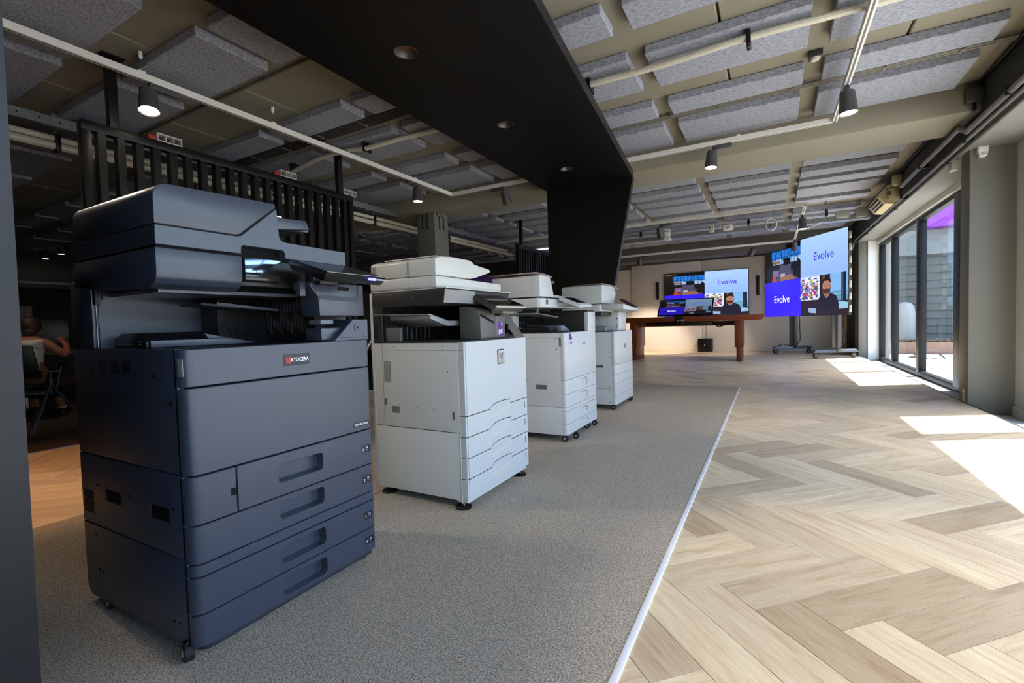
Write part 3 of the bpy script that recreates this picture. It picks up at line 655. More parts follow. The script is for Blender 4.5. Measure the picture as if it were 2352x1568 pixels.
# grey upper half
part('rear_tower', B().box(-1.655, -1.60, y0, y1, .726, .962), GRYD, Q, bevel=.003)
vb = B()
for i in range(12): vb.box(-1.65, -1.625, y0 - .0005, y0 + .001, .745 + i * .006, .748 + i * .006)
part('vent_slits', vb, GAP, Q)
bay = part('bay_floor', B().box(-1.60, -1.15, y0 + .003, y1 - .01, .722, .731), GRYD, Q)
part('bay_back', B().box(-1.605, -1.59, y0 + .01, y1, .73, .895), mat('bay_black', (26, 26, 26), .5), Q)
sg = [(-1.655, .893), (-1.26, .894), (-1.235, .899), (-1.225, .955), (-1.225, .962), (-1.655, .962)]
qs = part('scanner', B().prism(sg, 'y', y0 - .001, 2.19), GRYD, Q, bevel=.003)
part('front_facet', B().hexa([(-1.236, y0 + .001, .900), (-1.233, y0 + .001, .900), (-1.233, 1.86, .900), (-1.236, 1.86, .900), (-1.226, y0 + .001, .958), (-1.2225, y0 + .001, .958), (-1.2225, 1.86, .958), (-1.226, 1.86, .958)]), mat('lit_front_grey', (140, 140, 142), .35), qs)  # lighter grey paints the light falling on the dark scanner's front
dots('screw', qs, [(-1.645, y0 - .001, .935), (-1.41, y0 - .001, .932), (-1.315, y0 - .001, .931)], .003, SILV)
part('white_lip', B().box(-1.66, -1.215, y0 - .002, 2.192, .9625, .9665), WHT, Q)
# feeder
wb_ = part('feeder_base', B().prism([(y0, .975), (y0 + .01, .968), (2.185, .972), (2.19, .99), (2.19, 1.014), (y0, 1.020)], 'x', -1.665, -1.272), WHT, Q, bevel=.006)
part('feeder_body', B().prism([(y0 + .004, 1.0225), (1.90, 1.0225), (1.945, 1.030), (2.085, 1.068), (2.085, 1.083), (1.935, 1.097), (1.925, 1.106), (1.90, 1.112), (1.75, 1.114), (y0 + .05, 1.108), (y0 + .02, 1.101), (y0 + .004, 1.092)], 'x', -1.662, -1.274), WHT, Q, bevel=.006)
part('feeder_lid', B().prism([(1.66, 1.113), (1.80, 1.1155), (1.905, 1.112), (1.905, 1.108), (1.66, 1.108)], 'x', -1.60, -1.30), WHT, Q, bevel=.002)
part('paper_guide', B().box(-1.48, -1.42, 1.95, 1.995, 1.09, 1.108), GRYP, Q, bevel=.003)
part('feeder_seam', B().box(-1.43, -1.429, y0 - .0005, y0 + .01, .972, 1.09), GRYP, Q)
vb = B()
for i in range(8): vb.box(-1.655, -1.625, y0 + .0035, y0 + .006, 1.045 + i * .005, 1.0475 + i * .005)
part('vent_slits', vb, GRYP, Q)
# tray and finisher block
part('paper_tray', B().hexa([(-1.60, 1.55, .857), (-1.33, 1.635, .850), (-1.33, 1.68, .844), (-1.60, 1.68, .850), (-1.60, 1.55, .859), (-1.33, 1.635, .853), (-1.33, 1.68, .848), (-1.60, 1.68, .853)]), SILV, Q)
part('paper_tray', B().hexa([(-1.58, 1.66, .83), (-1.335, 1.66, .832), (-1.335, 1.785, .797), (-1.58, 1.785, .80), (-1.58, 1.66, .853), (-1.335, 1.66, .854), (-1.335, 1.785, .825), (-1.58, 1.785, .83)]), mat('tray_grey', (150, 150, 150), .35), Q, bevel=.002)
part('paper_tray', B().box(-1.56, -1.335, 1.785, 1.92, .797, .823), mat('tray_grey', (150, 150, 150), .35), Q, bevel=.004)
rb = B()
for i in range(9): rb.box(-1.5915, -1.586, 1.68 + i * .035, 1.683 + i * .035, .735, .80)
part('guide_ribs', rb, mat('rib_pale', (120, 120, 118), .3), Q)
part('tray_end', B().box(-1.59, -1.50, y0 + .012, y0 + .03, .731, .795), GRYP, Q, bevel=.004)
fb = part('finisher_block', B().prism([(-1.19, .731), (-1.19, .84), (-1.205, .866), (-1.24, .884), (-1.275, .889), (-1.31, .889), (-1.31, .731)], 'y', 1.845, 1.985), GRYP, Q, bevel=.004)
part('release_groove', B().hexa([(-1.195, 1.85, .838), (-1.188, 1.85, .838), (-1.188, 1.968, .802), (-1.195, 1.968, .802), (-1.195, 1.85, .850), (-1.188, 1.85, .850), (-1.188, 1.968, .814), (-1.195, 1.968, .814)]), GAP, fb)
part('bay_depth', B().box(-1.59, -1.32, 2.06, 2.10, .731, .893), mat('bay_black', (26, 26, 26), .5), Q)
pc = part('panel_block', B().box(-1.31, -1.193, 1.99, 2.085, .731, .842), GRYP, Q, bevel=.003)
pci_sticker(pc, -1.1928, 2.012, 2.055, .745, .812)
part('side_slot', B().box(-1.2, -1.186, 2.092, 2.11, .752, .80), GAP, Q)
part('angled_flank', B().prism([(-1.14, .727), (-1.235, .856), (-1.60, .89), (-1.60, .727)], 'y', 2.10, 2.194), GRYP, Q, bevel=.003)
part('flank_slot', B().prism([(-1.155, .742), (-1.175, .742), (-1.196, .770), (-1.178, .770)], 'y', 2.0985, 2.101), GAP, Q)
# tablet control panel
ct = part('control_panel', B().hexa([(-1.225, 1.84, .918), (-1.12, 1.86, .858), (-1.12, 2.135, .858), (-1.235, 2.115, .918), (-1.235, 1.855, .944), (-1.115, 1.873, .885), (-1.115, 2.170, .888), (-1.235, 2.13, .947)]), GRYD, Q, bevel=.005)
part('beige_rim', B().hexa([(-1.125, 1.872, .876), (-1.113, 1.872, .876), (-1.113, 2.171, .879), (-1.125, 2.171, .879), (-1.125, 1.872, .8865), (-1.113, 1.872, .886), (-1.113, 2.171, .889), (-1.125, 2.171, .8895)]), mat('beige_rim', (196, 184, 164), .4), ct, bevel=.002)
part('touch_screen', B().hexa([(-1.227, 1.866, .9405), (-1.124, 1.882, .8900), (-1.124, 2.158, .8930), (-1.227, 2.12, .9435), (-1.227, 1.866, .9430), (-1.124, 1.882, .8925), (-1.124, 2.158, .8955), (-1.227, 2.12, .9460)]), GLOSSB, ct)
part('panel_neck', B().box(-1.26, -1.19, 1.95, 2.06, .85, .90), GRYD, Q, bevel=.006)
# power cable on the back corner
part('power_cable', B().tube([(-1.675, 1.63, .74), (-1.69, 1.615, .70), (-1.70, 1.607, .62), (-1.705, 1.60, .5), (-1.70, 1.60, .3), (-1.70, 1.6, .05), (-1.66, 1.55, .012), (-1.6, 1.5, .008)], .0035, 8), PVC, Q)

# ---- two plain white machines further back
def white_machine(T, F, y0, y1, zs, ztop, shoulder, SFx, grip, side_z):
    """F front plane; zs drawer boundaries from the door bottom downwards; shoulder: (y, z) raised right column"""
    XB = F - .51
    part('body', B().box(XB, F - .036, y0 + .004, y1 - .003, .055, ztop - .004), GAP, T)
    sp = part('side_panel', B().box(XB, F - .034, y0, y0 + .01, side_z + .0015, ztop - .002), WHTC, T, bevel=.0015)
    sl = part('side_panel', B().box(XB, F - .034, y0, y0 + .01, .05, side_z - .0005), WHTC, T, bevel=.0015)
    part('side_panel', B().box(XB, F - .034, y1 - .01, y1, .05, ztop - .002), WHTC, T)
    part('rear_cover', B().box(XB - .01, XB, y0, y1, .05, ztop), WHTC, T)
    oc, fo = cover(F - .036, F, y0, y1, .018, .012)
    b = B().plan(oc, zs[0] + .001, ztop)
    if shoulder: b.box(F - .035, F - .0005, shoulder[0], y1 - .0005, ztop, shoulder[1])
    dr = part('front_door', b, WHTC, T, bevel=.002)
    for a, c in zip(zs, zs[1:]):
        z1, z0 = a - .001, c + .001; hh = z1 - z0
        if grip and hh > .05:
            ym = (y0 + y1) / 2 + .035
            d = part('drawer', B().plan(oc, z0, z1, fo, rrect(ym - .067, ym + .067, z0 + .016, z1 - .016, .02, 5), .003, .022), WHTC, T, bevel=.0015, seg=1)
            part('grip_lip', B().hexa([(F - .010, ym - .055, z0 + hh * .45), (F - .002, ym - .055, z0 + hh * .45), (F - .002, ym + .055, z0 + hh * .45), (F - .010, ym + .055, z0 + hh * .45), (F - .014, ym - .055, z1 - .022), (F - .004, ym - .055, z1 - .022), (F - .004, ym + .055, z1 - .022), (F - .014, ym + .055, z1 - .022)]), WHT, d, bevel=.002)
        else: part('drawer' if hh > .05 else 'front_strip', B().plan(oc, z0, z1), WHTC, T, bevel=.0015, seg=1)
    part('base_plate', B().box(XB + .01, F - .02, y0 + .01, y1 - .01, .046, .056), GRYP, T)
    return sp, sl, dr
R = thing('photocopier', 'plain white photocopier with RICOH name and black exit bay', 'photocopier', (-1.42, 3.14, 0), 'floor-standing photocopiers in a row')
sp, sl, dr = white_machine(R, -1.175, 2.835, 3.445, [.416, .321, .235, .209, .121, .05], .730, (3.285, .872), -1.35, True, .235)
part('grip_recess', B().box(-1.395, -1.315, 2.8345, 2.84, .352, .382), GRYP, sp); dots('screw_hole', sp, [(-1.245, 2.835, .69), (-1.237, 2.835, .622), (-1.46, 2.835, .412)], .0035)
part('side_seam', B().box(-1.68, -1.21, 2.8347, 2.836, .6995, .7005), GRYP, sp); part('rail_tab', B().box(-1.215, -1.205, 2.832, 2.837, .64, .70), GRYP, sp)
pci_sticker(dr, -1.1748, 2.905, 2.957, .655, .722)
txt('RICOH', .017, TXTG, dr, -1.1743, 3.185, .645, .0006, label='grey RICOH lettering')
inked([([(-1.1743, 3.172, .624), (-1.1743, 3.198, .624), (-1.1743, 3.198, .627), (-1.1743, 3.172, .627)], (150, 155, 162))], 'small_print', dr)
inked([([(-1.1746, 3.33, .752), (-1.1746, 3.444, .752), (-1.1746, 3.444, .7532), (-1.1746, 3.33, .7532)], (140, 142, 146)), ([(-1.1743, 3.36, .845), (-1.1743, 3.39, .845), (-1.1743, 3.39, .850), (-1.1743, 3.36, .850)], (120, 124, 130))], 'door_seam', dr)
caster(R, -1.20, 2.86, .022, .03); caster(R, -1.165, 2.97, .02); caster(R, -1.2, 3.29, .022, .03); caster(R, -1.185, 3.41, .02); caster(R, -1.63, 2.87, .022); caster(R, -1.63, 3.41, .022)
part('rear_tower', B().box(-1.685, -1.56, 2.836, 3.444, .728, .905), WHTC, R, bevel=.003)
part('bay_back', B().box(-1.565, -1.55, 2.92, 3.43, .73, .90), BLK, R)
part('bay_side', B().box(-1.55, -1.20, 3.285, 3.43, .73, .885), mat('bay_grey', (44, 44, 44), .45), R, bevel=.004)
part('bay_rim', B().box(-1.55, -1.18, 3.283, 3.44, .872, .886), GRYD, R, bevel=.006)
part('bay_floor', B().box(-1.60, -1.19, 2.845, 3.29, .722, .735), GRYD, R, bevel=.003)
part('exit_tray', B().box(-1.56, -1.30, 2.86, 3.06, .735, .772), BLK, R, bevel=.004)
part('exit_ramp', B().hexa([(-1.45, 3.00, .735), (-1.27, 3.00, .735), (-1.27, 3.18, .735), (-1.45, 3.18, .735), (-1.45, 2.98, .778), (-1.27, 3.00, .778), (-1.27, 3.06, .777), (-1.45, 3.12, .776)]), mat('blue_grey_plastic', (112, 122, 134), .3), R, bevel=.006)
part('exit_tray', B().box(-1.50, -1.36, 2.85, 2.93, .772, .785), BLK, R, bevel=.003)
part('relay_tray', B().hexa([(-1.62, 2.70, .862), (-1.36, 2.80, .862), (-1.33, 3.10, .830), (-1.5, 3.10, .835), (-1.62, 2.70, .866), (-1.36, 2.80, .868), (-1.33, 3.10, .842), (-1.5, 3.10, .842)]), GRYP, R, bevel=.002)
part('tray_post', B().box(-1.40, -1.385, 2.87, 2.885, .86, .905), GRYP, R)
part('roller_bar', B().cyl((-1.535, 2.95, .806), (-1.535, 3.28, .812), .006, 10), CHR, R)
scn = part('scanner', B().plan(cover(-1.70, -1.335, 2.83, 3.44, .05, .04)[0], .903, .968), WHTC, R, bevel=.008); part('scanner_gap', B().plan(cover(-1.69, -1.345, 2.84, 3.43, .05, .04)[0], .966, .976), BLK, R)
part('port_notch', B().box(-1.336, -1.332, 2.90, 2.93, .925, .957), GRYP, scn)
part('feeder_body', B().prism([(2.83, .976), (3.06, .976), (3.055, 1.01), (3.035, 1.06), (3.005, 1.112), (2.99, 1.122), (2.88, 1.124), (2.83, 1.118)], 'x', -1.72, -1.345), WHTC, R, bevel=.008)
part('feeder_base', B().prism([(3.05, .976), (3.42, .976), (3.42, .993), (3.05, .998)], 'x', -1.70, -1.36), WHTC, R, bevel=.004)
part('feeder_tray', B().prism([(3.0, 1.09), (3.20, 1.107), (3.21, 1.096), (3.04, 1.05)], 'x', -1.66, -1.40), GRYP, R, bevel=.002)
part('feeder_flap', B().box(-1.70, -1.40, 2.8295, 2.831, 1.008, 1.009), GRYP, R); part('feeder_flap', B().box(-1.40, -1.399, 2.8295, 2.831, 1.008, 1.11), GRYP, R)
cpn = part('control_panel', B().hexa([(-1.31, 3.06, .955), (-1.14, 3.02, .893), (-1.14, 3.25, .898), (-1.31, 3.33, .955), (-1.31, 3.075, .985), (-1.135, 3.045, .917), (-1.135, 3.28, .922), (-1.31, 3.33, .985)]), WHTC, R, bevel=.006)
part('touch_screen', B().hexa([(-1.29, 3.10, .9768), (-1.175, 3.075, .932), (-1.175, 3.26, .936), (-1.29, 3.31, .977), (-1.29, 3.10, .9800), (-1.175, 3.075, .9355), (-1.175, 3.26, .9395), (-1.29, 3.31, .9805)]), GLOSSB, cpn)
part('key_strip', B().box(-1.137, -1.132, 3.06, 3.26, .900, .906), SILV, cpn); part('panel_arm', B().box(-1.345, -1.20, 3.1, 3.25, .915, .94), WHTC, R, bevel=.006)

T4 = thing('photocopier', 'plain white photocopier with round badge, last in the row', 'photocopier', (-1.44, 4.34, 0), 'floor-standing photocopiers in a row')
sp, sl, dr = white_machine(T4, -1.20, 4.045, 4.63, [.405, .320, .238, .130, .05], .703, None, -1.31, False, .19)
part('grip_recess', B().box(-1.385, -1.315, 4.0445, 4.05, .382, .406), GRYP, sp); dots('screw_hole', sp, [(-1.257, 4.045, .55), (-1.257, 4.045, .515), (-1.252, 4.045, .478), (-1.26, 4.045, .215)], .004, GRYD); dots('screw_hole', sl, [(-1.26, 4.045, .17), (-1.26, 4.045, .075)], .004, GRYD)
part('side_seam', B().box(-1.60, -1.262, 4.0447, 4.046, .658, .6595), GRYP, sp); part('side_seam', B().box(-1.263, -1.262, 4.0447, 4.046, .658, .70), GRYP, sp)
lg = part('badge', B().lathe([(.021, -.001), (.021, .0006), (.001, .0006)], (-1.1998, 4.36, .565), (1, 0, 0), 28), TXTD, dr, label='small round hp badge')
txt('hp', .026, TXTW, lg, -1.1990, 4.36, .566, .0003, sx=.8)
caster(T4, -1.235, 4.08, .022, .035); caster(T4, -1.22, 4.60, .022, .03); caster(T4, -1.66, 4.08, .022); caster(T4, -1.66, 4.6, .022)
part('rear_tower', B().box(-1.70, -1.58, 4.046, 4.629, .70, .90), WHTC, T4, bevel=.003); part('bay_back', B().box(-1.585, -1.57, 4.06, 4.5, .70, .89), BLK, T4)
part('front_column', B().box(-1.57, -1.255, 4.36, 4.62, .70, .89), WHTC, T4, bevel=.01); part('bay_floor', B().box(-1.58, -1.22, 4.05, 4.40, .697, .706), GRYD, T4)
dots('screw_hole', T4, [(-1.275, 4.36, .82), (-1.275, 4.36, .76), (-1.275, 4.36, .74)], .006)
part('exit_tray', B().prism([(4.08, .705), (4.08, .748), (4.22, .752), (4.29, .738), (4.32, .705)], 'x', -1.52, -1.30), mat('blue_grey_plastic', (112, 122, 134), .3), T4, bevel=.004)
part('roller_bar', B().cyl((-1.55, 4.1, .79), (-1.55, 4.35, .79), .007, 10), CHR, T4); part('bay_roof', B().box(-1.57, -1.33, 4.06, 4.5, .85, .89), GRYD, T4)
part('scanner', B().plan(cover(-1.70, -1.30, 4.04, 4.64, .05, .04)[0], .886, .952), WHTC, T4, bevel=.008)
part('panel_shelf', B().prism([(4.05, .90), (4.60, .885), (4.60, .914), (4.05, .95)], 'x', -1.34, -1.12), WHTC, T4, bevel=.012)
part('scanner_gap', B().plan(cover(-1.69, -1.32, 4.05, 4.63, .05, .04)[0], .95, .958), BLK, T4)
part('feeder_body', B().prism([(4.04, .958), (4.43, .958), (4.42, 1.0), (4.45, 1.02), (4.47, 1.06), (4.455, 1.10), (4.40, 1.122), (4.30, 1.128), (4.08, 1.126), (4.04, 1.115)], 'x', -1.70, -1.31), WHTC, T4, bevel=.008)
part('feeder_base', B().box(-1.68, -1.315, 4.40, 4.62, .958, .975), WHTC, T4, bevel=.004); part('feeder_flap', B().box(-1.66, -1.345, 4.0393, 4.041, 1.0005, 1.0015), GRYP, T4); part('feeder_flap', B().box(-1.346, -1.345, 4.0393, 4.041, 1.0, 1.12), GRYP, T4)
part('touch_screen', B().hexa([(-1.25, 4.40, .99), (-1.13, 4.40, .915), (-1.13, 4.60, .915), (-1.25, 4.60, .99), (-1.255, 4.40, 1.012), (-1.115, 4.40, .926), (-1.115, 4.60, .926), (-1.255, 4.60, 1.012)]), GLOSSB, T4, bevel=.004)
part('screen_stand', B().box(-1.27, -1.15, 4.38, 4.60, .905, .925), BLK, T4, bevel=.006)

def sheet(x0, x1, y0, y1, z, lift, m, label, group=None, droop=0.0):
    b = B(); n = 8; g0 = []
    for i in range(n + 1):
        row = []
        for j in range(n + 1):
            u, v = i / n, j / n
            row.append((x0 + (x1 - x0) * u, y0 + (y1 - y0) * v, z + lift * sin(v * 2.6 + u) - droop * max(0, v - .6) ** 2 * 6))
        g0.append(row)
    T_ = [[b.v(*p) for p in r] for r in g0]; L_ = [[b.v(p[0], p[1], p[2] - .0006) for p in r] for r in g0]
    for i in range(n):
        for j in range(n):
            b.face([T_[i][j], T_[i + 1][j], T_[i + 1][j + 1], T_[i][j + 1]]); b.face([L_[i][j + 1], L_[i + 1][j + 1], L_[i + 1][j], L_[i][j]])
    for k in range(n):
        for a, c in (((k, 0), (k + 1, 0)), ((k + 1, n), (k, n)), ((n, k), (n, k + 1)), ((0, k + 1), (0, k))):
            b.face([T_[a[0]][a[1]], L_[a[0]][a[1]], L_[c[0]][c[1]], T_[c[0]][c[1]]])
    return solo('paper_sheet', b, m, label, 'paper', group)
sheet(-1.72, -1.36, 2.80, 3.08, 1.1345, .004, PINKP, 'curled sheet of paper on the lid of the RICOH photocopier', 'loose sheets on photocopier lids', .012)
sheet(-1.66, -1.33, 4.12, 4.66, 1.139, .004, PAPER, 'white sheet of paper overhanging the lid of the last photocopier', 'loose sheets on photocopier lids', .02)

# ------------------------------------------------------------------ black portal over the printers
PT = thing('portal', 'black portal frame with flat soffit and slanted end leg spanning over the printers', 'portal', (-1.6, 2.5, 0))
def xr(y): return -.735 - (y - .13) * (1.20 - .735) / (4.75 - .13)
ys = [.13, 1.68, 3.22, 4.82]
for a, c in zip(ys, ys[1:]):
    g2 = .0008
    ob_ = part('soffit_board', B().prism([(-2.14, a + g2), (xr(a) - .004, a + g2), (xr(c) - .004, c - g2), (-2.14, c - g2)], 'z', 2.24, 2.31), BLACKP, PT)
    for yy in (1.943, 3.0, 4.16):                                    # holes for the downlights
        if a < yy < c:
            me_ = mesh('cutter', B().cyl((-1.667, yy, 2.2), (-1.667, yy, 2.3), .0615, 28), BLACKP); cu_ = bpy.data.objects.new('cutter', me_); C.objects.link(cu_)
            md = ob_.modifiers.new('hole', 'BOOLEAN'); md.operation = 'DIFFERENCE'; md.object = cu_; md.solver = 'EXACT'
            nm_ = bpy.data.meshes.new_from_object(ob_.evaluated_get(bpy.context.evaluated_depsgraph_get())); ob_.modifiers.clear(); nm_.name = 'soffit_board'; ob_.data = nm_; bpy.data.objects.remove(cu_)
part('edge_band', B().hexa([(xr(.13) - .004, .13, 2.24), (xr(.13), .13, 2.24), (xr(4.82), 4.82, 2.24), (xr(4.82) - .004, 4.82, 2.24), (xr(.13) - .004, .13, 2.312), (xr(.13), .13, 2.312), (xr(4.82), 4.82, 2.312), (xr(4.82) - .004, 4.82, 2.312)]), EDGEB, PT)
part('end_leg', B().prism([(-2.14, .004), (-1.635, .004), (-1.204, 2.2395), (-2.14, 2.2395)], 'y', 4.75, 4.82), BLACKP, PT)
part('edge_band', B().hexa([(-1.635, 4.75, .004), (-1.630, 4.75, .004), (-1.630, 4.822, .004), (-1.635, 4.822, .004), (-1.203, 4.75, 2.24), (-1.198, 4.75, 2.24), (-1.198, 4.822, 2.24), (-1.203, 4.822, 2.24)]), EDGEB, PT)
part('front_leg', B().prism([(-2.14, .004), (-.803, .004), (-.745, 2.2395), (-2.14, 2.2395)], 'y', .13, .20), BLACKP, PT)
part('edge_band', B().hexa([(-.803, .13, .004), (-.798, .13, .004), (-.798, .202, .004), (-.803, .202, .004), (-.745, .13, 2.24), (-.740, .13, 2.24), (-.740, .202, 2.24), (-.745, .202, 2.24)]), EDGEB, PT)
where = ['nearest the slate blue photocopier', 'over the middle of the printer row', 'nearest the slanted end leg']
for k, yy in enumerate((1.943, 3.0, 4.16)):
    d = thing('downlight', 'dark recessed downlight in the black soffit, ' + where[k], 'downlight', (-1.667, yy, 2.236), 'downlights in the black soffit')
    part('reflector', B().lathe([(.063, -.002), (.060, -.0035), (.056, -.001), (.034, .052), (.034, .056), (.061, .002)], (-1.667, yy, 2.24), (0, 0, 1), 28, False), mat('dark_reflector', (70, 68, 66), .35, metal=.3), d)
    part('lamp_disc', B().cyl((-1.667, yy, 2.2935), (-1.667, yy, 2.296), .034, 20), mat('warm_dim_glow', (120, 80, 50), .5, emit=(255, 150, 80), estr=.5), d)
    L_ = bpy.data.lights.new('downlight_lamp', 'SPOT'); L_.energy = 3; L_.color = (1, .72, .45); L_.spot_size = radians(80); L_.spot_blend = .6; L_.shadow_soft_size = .03
    lo = bpy.data.objects.new('downlight_lamp', L_); C.objects.link(lo); lo.parent = d; lo.location = (0, 0, .04)

# ------------------------------------------------------------------ lighting tracks and spotlights
def rail(par, p, q, wires=()):
    p = Vector(p); q = Vector(q); d = (q - p).normalized(); s = Vector((-d.y, d.x, 0)); w, h = .0175, .042
    def bar(a, c, o0, o1, z0, z1): return B().hexa([tuple(v) for v in [a + s * o0 + Vector((0, 0, z0)), a + s * o1 + Vector((0, 0, z0)), c + s * o1 + Vector((0, 0, z0)), c + s * o0 + Vector((0, 0, z0)), a + s * o0 + Vector((0, 0, z1)), a + s * o1 + Vector((0, 0, z1)), c + s * o1 + Vector((0, 0, z1)), c + s * o0 + Vector((0, 0, z1))]])
    part('rail', bar(p, q, -w, w, 0, h), TRACKW, par, bevel=.002, seg=1); part('slot', bar(p, q, -.006, .006, -.0006, .004), mat('slot_grey', (110, 108, 104), .5), par)
    for t in wires:
        c = p + d * t
        part('suspension_wire', B().cyl(c + Vector((0, 0, h)), c + Vector((0, 0, 2.528 - c.z)), .0012, 6), GALV, par); part('ceiling_cup', B().lathe([(.006, -.045), (.013, -.03), (.013, -.001)], (c.x, c.y, 2.5295), (0, 0, 1), 14), WHITET, par)
        part('wire_clip', B().box(c.x - .014, c.x + .014, c.y - .02, c.y + .02, c.z + h - .001, c.z + h + .012), TRACKW, par, bevel=.002)
TZ = 2.36
tr = thing('lighting_track', 'white lighting track running around the bay over the printers, passing above the black portal', 'lighting track', (-1.4, 2, TZ))
rail(tr, (-3.37, -1.5, TZ), (-3.37, 4.69, TZ), (2.98, 3.85, 5.5)); rail(tr, (-3.387, 4.67, TZ), (.485, 4.67, TZ), (1.05, 3.15)); rail(tr, (.468, 4.69, TZ), (.468, -1.5, TZ), (.6, 3.2))
t2 = thing('lighting_track', 'white rectangular lighting track hanging over the far end near the video wall', 'lighting track', (-1.2, 9, 2.2))
rail(t2, (-4.2, 7.13, 2.2), (.42, 7.13, 2.2), (3.65, 2.1)); rail(t2, (.402, 7.11, 2.2), (.402, 10.45, 2.2), (1.3,)); rail(t2, (-4.2, 10.43, 2.2), (.42, 10.43, 2.2), (2.4, 1.0))
def spot(x, y, zt, label, aim=(0, 0, -1), on=True, energy=12, dx=0, dy=0, size=1.0, warm=(1, .86, .68)):
    """(x, y, zt): underside of the track; the adapter bar points along (dx, dy)"""
    s = thing('track_spotlight', label, 'spotlight', (x, y, zt), 'grey spotlights on the lighting tracks')
    a = Vector(aim).normalized(); e = Vector((dx, dy, 0)); top = Vector((x, y, zt)) + e * .02 + Vector((0, 0, -.045 * size))
    x2, y2 = x - dx * .13, y - dy * .13
    part('adapter_bar', B().box(min(x, x2) - .016, max(x, x2) + .016, min(y, y2) - .016, max(y, y2) + .016, zt - .036, zt - .002), LAMPG, s, bevel=.003)
    part('stem', B().cyl(Vector((x, y, zt - .02)), top, .009, 10), BLKM, s)
    hz = .15 * size; ra, rb = .044 * size, .056 * size
    part('housing', B().lathe([(ra * .8, 0), (ra, .006), (rb, hz), (rb * .97, hz + .002), (rb * .9, hz - .004)], top, a, 28), LAMPG, s)
    c = top + a * (hz - .006)
    part('lens', B().cyl(c, c + a * .003, rb * .86, 24), BULB if on else mat('unlit_lens', (70, 66, 60), .2), s)
    if on:
        L_ = bpy.data.lights.new('spot_lamp', 'SPOT'); L_.energy = energy; L_.color = warm; L_.spot_size = radians(62); L_.spot_blend = .5; L_.shadow_soft_size = .045
        lo = bpy.data.objects.new('spot_lamp', L_); C.objects.link(lo); lo.parent = s; lo.location = c + a * .012 - Vector((x, y, zt)); lo.rotation_euler = a.to_track_quat('-Z', 'Y').to_euler()
    return s
TU = TZ
spot(-3.37, 1.53, TU, 'lit grey spotlight on the track right above the slatted black screen', (.22, -.1, -1), dx=0, dy=-1, energy=14, warm=(1, .78, .55))
spot(-3.37, 4.02, TU, 'lit grey spotlight on the track just before its corner by the grey column', (0, 0, -1), dx=0, dy=1, energy=10)
spot(-2.66, 4.67, TU, 'tilted grey spotlight on the cross track beside the portal leg', (.15, .35, -1), on=False, dx=1, dy=0)
spot(-.435, 4.67, TU, 'lit grey spotlight under the concrete beam on the cross track', (-.06, -.05, -1), dx=-1, dy=0, energy=10)
spot(.468, 3.98, TU, 'lit grey spotlight on the track closest to the windows', (.05, -.02, -1), dx=0, dy=-1, energy=10)
spot(-1.40, 7.13, 2.2, 'pale grey spotlight on the far track beside a white socket box', (.1, .35, -1), on=False, dx=-1, dy=0)
spot(.402, 7.75, 2.2, 'lit grey spotlight above the top edge of the video wall', (0, 0, -1), dx=0, dy=-1, energy=8)
spot(-2.5, 10.43, 2.2, 'small grey spotlight over the white panel wall and the wooden desk', (-.1, .6, -.9), energy=110, dx=-1, dy=0)
spot(-.25, 10.43, 2.2, 'small grey spotlight between the wall television and the video wall', (-.45, .5, -.85), energy=45, dx=-1, dy=0)
spot(.402, 10.15, 2.2, 'small grey spotlight at the corner of the far track behind the video wall', (0, .2, -1), on=False, dx=0, dy=-1)
spot(-6.0, 5.6, 2.469, 'dim grey spotlight over the dark office behind the grey column', (.05, .75, -.5), dx=0, dy=1, energy=30, warm=(1, .85, .75))
spot(-6.35, 1.25, 2.469, 'added out-of-view warm spotlight lightening the person seated in the dark office', (0, .12, -1), dx=0, dy=1, energy=7, warm=(1, .66, .42))  # added lamp out of view, only to lighten the person
spot(-11.6, 3.6, 2.53, 'faint hanging spotlight deep in the dark office, above the seated person', (0, 0, -1), dx=0, dy=1, energy=3, warm=(1, .7, .5))
spot(-12.5, 3.65, 2.53, 'faint hanging spotlight at the far wall of the dark office', (0, 0, -1), dx=0, dy=1, energy=3, warm=(1, .7, .5))
spot(-3.37, .25, TU, 'lit spotlight over the wooden floor strip left of the slate blue photocopier', (-.12, .22, -1), dx=0, dy=-1, energy=36, warm=(1, .46, .17))
spot(-3.37, .62, TU, 'lit spotlight on the track aimed at the side of the white photocopier', (1.97, 1.02, -1.7), dx=0, dy=-1, energy=30, warm=(1, .86, .72))
spot(.468, 1.1, TU, 'added unseen spotlight on the window side track brightening the bare oak floor', (.05, .1, -1), dx=0, dy=-1, energy=34, warm=(1, .9, .78))  # added lamp out of view to lift the floor brightness
spot(.468, -.7, TU, 'added unseen spotlight at the open end of the window side track brightening the floor', (0, .25, -1), dx=0, dy=-1, energy=34, warm=(1, .9, .78))  # another added lamp behind the camera, brightening floor and carpet

